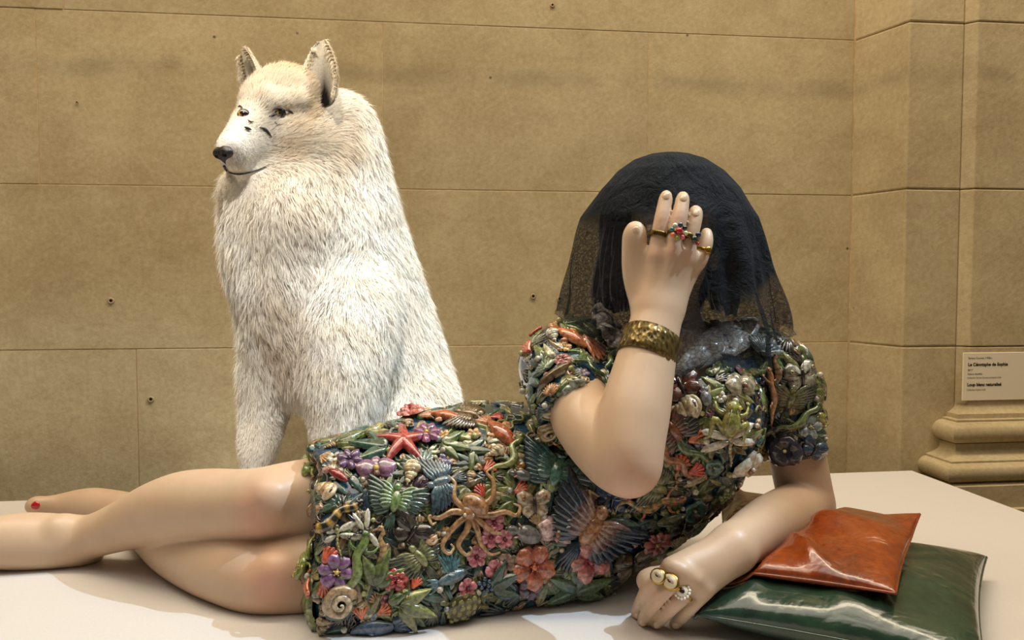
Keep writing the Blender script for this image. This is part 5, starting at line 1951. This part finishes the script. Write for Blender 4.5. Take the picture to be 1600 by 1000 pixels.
mj('leaf_spray', lambda: o_leaves(('3a4e26', '7f8a48')), (598, 885), 62, 70)
mj('leaf_spray', lambda: o_leaves(('2c4a34', '5f8058')), (880, 912), 66, 150)
mj('leaf_spray', lambda: o_leaves(('34502e', '6f8f54')), (924, 910), 64, 15)
mj('leaf_spray', lambda: o_leaves(('24443a', '4a7060')), (790, 905), 56, 20)
mj('leaf_spray', lambda: o_leaves(('34502e', '7a9050')), (903, 508), 48, 20)
mj('leaf_spray', lambda: o_leaves(('7a7a3a', 'c0b068'), 2), (590, 678), 40, 20)
mj('leaf_spray', lambda: o_leaves(('56602c', '9a9c54')), (652, 950), 60, -20)
mj('leaf_spray', lambda: o_leaves(('4a5a2c', '8a9450')), (550, 690), 50, 30)
mj('leaf_spray', lambda: o_leaves(('3a5428', '768a44')), (712, 700), 48, -10)
mj('leaf', lambda: o_leaf1(('5a4426', '93764a'), .22), (869, 588), 66, 30)
mj('leaf', lambda: o_leaf1(('b8a86a', 'e0d8a8'), .4), (857, 550), 34, 110)
mj('feather_fan', lambda: o_feather(('b85a2a', 'd88a50')), (925, 545), 52, -45)
mj('feather_fan', lambda: o_feather(('3a6a70', '5f8a8a')), (700, 880), 52, 95)
mj('feather_fan', lambda: o_feather(('5a6a54', '34443a')), (500, 790), 46, 20)
mj('coral', o_coral, (516, 868), 28, 60)
for (u, v, s, a) in ((488, 918, 28, -90), (508, 918, 28, -80), (648, 910, 22, 60), (600, 950, 24, 30), (564, 955, 26, 100), (763, 733, 24, 40), (750, 769, 22, 120), (1087, 683, 30, 30),
                     (1062, 722, 30, 60), (1084, 731, 28, 20), (812, 765, 26, 30), (905, 766, 26, 60), (885, 771, 22, 150), (838, 522, 26, 40), (828, 548, 26, 120), (930, 795, 26, 200), (775, 655, 22, 20)):
    mj('coral', lambda: o_coral(random.choice(('d2562a', 'd86a30', 'c8402c'))), (u, v), s, a)
N_MAJ = len(MAJ)
_parts_ok = 0
for i, (nm, fn, uv, s, a) in enumerate(MAJ):
    big = nm in ('octopus', 'starfish', 'swallow')
    if place(nm, fn(), uv, s * 1.04, a, .0035 + .002 * (i % 3) + (.002 if big else 0), zs=.85 if s > 60 else 1.0):
        _parts_ok += 1

# ---- filler between the big pieces: leaves, shells, buds, twigs; pearls on top
cand = []
for v in range(492, 1000, 17):
    for u in range(450, 1310, 17):
        cand.append((u + random.uniform(-7, 7) + (8 if (v // 17) % 2 else 0), v + random.uniform(-7, 7)))
cp, cok = trace(dress_g, [c[0] for c in cand], [c[1] for c in cand])
maj_uv = np.array([m[2] for m in MAJ]); maj_s = np.array([m[3] for m in MAJ])
fill = [
    (.34, 'leaf', lambda: o_leaf1(random.choice(GREENS + GREENS + EARTH), random.uniform(.3, .55)), (30, 46)),
    (.14, 'leaf_spray', lambda: o_leaves(random.choice(GREENS)), (32, 44)),
    (.09, 'conch_shell', lambda: o_conch(random.choice(EARTH)), (20, 28)),
    (.07, 'scallop_shell', lambda: o_scallop(random.choice(EARTH + [('5f7468', '93a894')]), 7), (20, 28)),
    (.07, 'tendril', lambda: o_tendril(random.choice(('77803c', '5a6a34', '8a7a4a', '9a8a78'))), (36, 52)),
    (.06, 'blossom', lambda: o_flower(random.choice((('8a3a5a', 'c88a9a'), ('6a5a8a', '9a90b0'), ('b0702c', 'e0b060'), ('c8c0a0', 'ece6d0'))), 5, .5, .5), (18, 26)),
    (.13, 'feather_fan', lambda: o_feather(random.choice((('5a4a38', '2e2a26'), ('3a5a66', '22343c'), ('6a6a44', '3c4030')))), (32, 46)),
    (.06, 'twig', lambda: o_tendril(random.choice(('4a3826', '5f4a30'))), (30, 44)),
]
cum = np.cumsum([x[0] for x in fill]); cum /= cum[-1]
nleaf = 0
for (u, v), p, ok in zip(cand, cp, cok):
    if not ok:
        continue
    dm = np.hypot(maj_uv[:, 0] - u, maj_uv[:, 1] - v) / (maj_s * .5)
    if dm.min() < .36:
        continue
    k = int(np.searchsorted(cum, random.random()))
    _, nm, fn, (a, b) = fill[k]
    place(nm, fn(), (u, v), random.uniform(a, b), random.uniform(0, 360), random.uniform(-.001, .0025), pos=p)
for k in range(260):
    u, v = random.uniform(465, 1290), random.uniform(505, 990)
    p, ok = trace(dress_g, [u], [v], steps=40)
    if not ok[0]:
        continue
    dm = np.hypot(maj_uv[:, 0] - u, maj_uv[:, 1] - v) / (maj_s * .5)
    if dm.min() < .6:
        continue
    place('pearl', o_pearl(random.choice(('cfc39c', 'b8b0a0', 'c8bfa8', 'a8a860', '9aa09a'))), (u, v), random.uniform(7.5, 11.5), 0, .004, pos=p[0])
# the sides and the back the photograph does not show head on: a thinner scatter
tick('fill')
nd = dress_g.grad(dv_)
viewv = dv_ - np.array([0, 0, CAM_Z]); viewv /= np.linalg.norm(viewv, axis=1, keepdims=True)
turn = (nd * viewv).sum(1)
idx = np.where((turn > -.22) & (turn < .8) & (dv_[:, 2] > .02))[0]
# leave the open faces at hem, sleeves and neck free
opn = np.abs(np.stack([c(dv_[idx]) for c in dress_f.cuts], 1)).min(1) < .006
idx = idx[~opn]
for i in RNG.choice(idx, 190, replace=False):
    k = int(np.searchsorted(cum, random.random()))
    _, nm, fn, (a, b) = fill[k]
    place(nm, fn(), None, random.uniform(a, b) * .00105, random.uniform(0, 360), 0, pos=dv_[i])
# rim of leaves and petals along the hem and the sleeve ends
def rim_points(cut, n, tol=.0035):
    base = np.maximum.reduce([c(dv_) for c in dress_f.cuts if c is not cut])
    m = np.where((np.abs(cut(dv_)) < tol) & (base < -.004))[0]
    return dv_[RNG.choice(m, min(n, len(m)), replace=False)] if len(m) else []
white = ('dcd8cc', 'f2efe6')
# pale pleated collar lying round the neckline
def collar_piece(us, label=None):
    pts = []
    for (u, v, y) in us:
        pts.append(P(u, v, y))
    return np.array(pts)
chest_f = Sdf(); chest_f.groups = [body_f.groups[0]]
def collar(uv_out, uv_in, n=26):
    a = spline(np.array(uv_out, float), n // (len(uv_out) - 1))
    b = spline(np.array(uv_in, float), n // (len(uv_in) - 1))
    n = min(len(a), len(b))
    m = 7
    both = lambda p: np.minimum(dress_g(p), chest_f(p))
    V = []
    for j in range(m):
        t = j / (m - 1)
        q = b[:n] * (1 - t) + a[:n] * t
        p, ok = trace(both, q[:, 0], q[:, 1])
        p[~ok] = [P(u, v, 1.28) for u, v in q[~ok]] if (~ok).any() else p[~ok]
        g = both_grad(both, p)
        V.append(p + g * (.012 + .0035 * np.sin(np.arange(n) * 1.25)[:, None] * (.3 + t) + .004 * math.sin(t * 3.1)))
    V = np.array(V)
    F_ = [(i * n + k, i * n + k + 1, (i + 1) * n + k + 1, (i + 1) * n + k) for i in range(m - 1) for k in range(n - 1)]
    o = mesh_obj('collar', V.reshape(-1, 3), F_, M['white_glaze'])
    sm = o.modifiers.new('thick', 'SOLIDIFY'); sm.thickness = .003
    o.parent = dress
    o['label'] = 'white pleated collar'
def both_grad(f, p, e=.001):
    g = np.stack([f(p + np.eye(3)[i] * e) - f(p - np.eye(3)[i] * e) for i in range(3)], 1)
    return g / (np.linalg.norm(g, axis=1, keepdims=True) + 1e-9)
collar([(918, 498), (926, 512), (936, 528), (948, 545), (958, 560)], [(935, 486), (950, 498), (962, 512), (972, 530), (982, 548)])
collar([(1185, 520), (1160, 552), (1128, 566), (1085, 582), (1052, 596)], [(1165, 505), (1138, 512), (1105, 520), (1080, 545), (1052, 575)])

# ================================================================== LACE VEIL
VC = P(1045, 400, 1.318)
zv = lambda v: P(1045, v, 1.318)[2]
sil = np.array([(237, 0, 0), (241, 30, 30), (250, 56, 56), (268, 82, 80), (295, 107, 96), (340, 135, 112), (400, 152, 120), (450, 163, 124), (500, 174, 128), (560, 182, 132), (640, 190, 136)], float)
NT_, NS_ = 220, 64
TH = np.linspace(0, 2 * math.pi, NT_, endpoint=False)
VV, UVs, DEN = [], [], []
k2m = 1.318 / F_PX
for i in range(NS_):
    s = i / (NS_ - 1)
    row = []
    for th in TH:
        ca, sa = math.cos(th), math.sin(th)           # ca>0 is image right, sa<0 is towards the viewer
        front = max(0.0, -sa)
        # where the hem hangs in this direction (image row of the edge)
        hem = 488 + 88 * front ** 1.5 + 34 * max(0, ca) * (1 - front * .4) + 60 * max(0, sa) + 4 * math.sin(3 * th + .6)
        hem += 3 * abs(math.sin(th * 34))
        v = 237 + (hem - 237) * (s ** 1.35)
        a = np.interp(v, sil[:, 0], sil[:, 1]); b = np.interp(v, sil[:, 0], sil[:, 2])
        fl = np.clip((v - 290) / 220, 0, 1)
        rgt = np.clip(ca + .3, 0, 1)
        fold = fl * ((.026 + .03 * rgt) * math.sin(9 * th + 1.2 + v * .004) + (.018 + .022 * rgt) * math.sin(17 * th + 2.0 - v * .008) + .010 * math.sin(31 * th + v * .02))
        big = fl * .04 * math.sin(4 * th + .4) + .018 * math.sin(3 * th + v * .03) * np.clip((v - 245) / 40, 0, 1) + .010 * math.sin(7 * th - v * .06) * np.clip((v - 245) / 40, 0, 1)
        x = ca * a * (1 + fold + big) * k2m
        y = sa * b * (1 + fold * 1.6 + big) * k2m
        if sa < 0: y *= .82 + .10 * fl
        row.append((VC[0] + x, VC[1] + y, zv(v)))
        UVs.append((th * .13, (v - 237) * k2m))
        top = np.clip((430 - v) / 90, 0, 1) * (1 - .80 * np.clip(front * 1.6, 0, 1) * np.clip((v - 335) / 25, 0, 1)) * (1 - .55 * np.clip(-ca * 1.5 - .3, 0, 1) * np.clip((v - 320) / 60, 0, 1))
        right = np.clip((ca - .18) / .3, 0, 1) * np.clip((hem - 62 - v) / 45, 0, 1)
        back = np.clip(sa * 1.4, 0, 1) * .5 * np.clip((470 - v) / 80, 0, 1)
        DEN.append(np.clip(max(top, right * .95, back), 0, 1))
    VV += row
VV = np.array(VV)
# keep it outside dress, hair side and shoulders, behind the raised hand
for _ in range(6):
    d = dress_g(VV)
    m = d < .014
    if m.any():
        g = dress_g.grad(VV[m])
        VV[m] += g * (.014 - d[m])[:, None]
arm_only = Sdf(); arm_only.groups = RAISED
for _ in range(12):
    d = arm_only(VV)
    m = d < .004
    VV[m, 1] += .006
body_rest = Sdf(); body_rest.groups = [body_f.groups[0]]
for _ in range(4):
    d = body_rest(VV)
    m = d < .012
    if m.any():
        VV[m] += body_rest.grad(VV[m]) * (.013 - d[m])[:, None]
Fv = [(i * NT_ + j, i * NT_ + (j + 1) % NT_, (i + 1) * NT_ + (j + 1) % NT_, (i + 1) * NT_ + j)[::-1] for i in range(NS_ - 1) for j in range(NT_)]
def mat_lace():
    t = NT('black_lace')
    uv = t.add('ShaderNodeAttribute', _attribute_name='lace_uv')
    den = t.add('ShaderNodeAttribute', _attribute_name='weave')
    w = t.noise(55, 2, .5, uv.outputs['Vector'])
    wv3 = t.add('ShaderNodeTexNoise', Scale=45.0, Detail=2.0)
    t.link(uv.outputs['Vector'], wv3.inputs['Vector'])
    warp = t.mix(.012, uv.outputs['Vector'], wv3.outputs['Color'], 'ADD')
    e1 = t.add('ShaderNodeTexVoronoi', Scale=140.0, _feature='DISTANCE_TO_EDGE')
    t.link(warp, e1.inputs['Vector'])
    lines = t.ramp(e1.outputs['Distance'], [(.025, (1, 1, 1)), (.06, (0, 0, 0))])
    e2 = t.add('ShaderNodeTexVoronoi', Scale=60.0)
    t.link(warp, e2.inputs['Vector'])
    rings = t.ramp(t.math('PINGPONG', e2.outputs['Distance'], .14), [(.0, (1, 1, 1)), (.20, (0, 0, 0))])
    petals = t.ramp(e2.outputs['Distance'], [(.10, (1, 1, 1)), (.16, (.0, .0, .0))])
    pat = t.math('MAXIMUM', lines, t.math('MULTIPLY', rings, .8))
    pat = t.math('MAXIMUM', pat, t.math('MULTIPLY', petals, .55))
    al = t.math('ADD', t.math('MULTIPLY', pat, .62), .22, True)
    dens_ = t.math('MULTIPLY', den.outputs['Fac'], 1.0)
    al = t.math('MAXIMUM', al, t.math('MULTIPLY', dens_, .985))
    wv = t.noise(260, 3, .6, uv.outputs['Vector'])
    col = t.ramp(wv, [(.3, (.006, .007, .009)), (.7, (.019, .022, .026))])
    t.setb(Base_Color=col, Roughness=.75, Alpha=al, Sheen_Weight=.06, Sheen_Roughness=.4, Normal=t.bump(t.noise(26, 5, .65, uv.outputs['Vector'], 1.5), .9, .010))
    t.b.inputs['Sheen Tint'].default_value = (.35, .45, .55, 1)
    t.b.inputs['Specular IOR Level'].default_value = .08
    return t.m
M['lace'] = mat_lace()
veil = mesh_obj('veil', VV, Fv, M['lace'])
at = veil.data.attributes.new('lace_uv', 'FLOAT_VECTOR', 'POINT')
uvw = np.zeros((len(VV), 3), np.float32); uvw[:, :2] = np.array(UVs)
at.data.foreach_set('vector', uvw.ravel())
at = veil.data.attributes.new('weave', 'FLOAT', 'POINT')
at.data.foreach_set('value', np.array(DEN, np.float32))
attach(veil, statue)
veil['label'] = 'black lace veil draped over the head and shoulders'
tick('veil')
print('objects', len(bpy.data.objects))
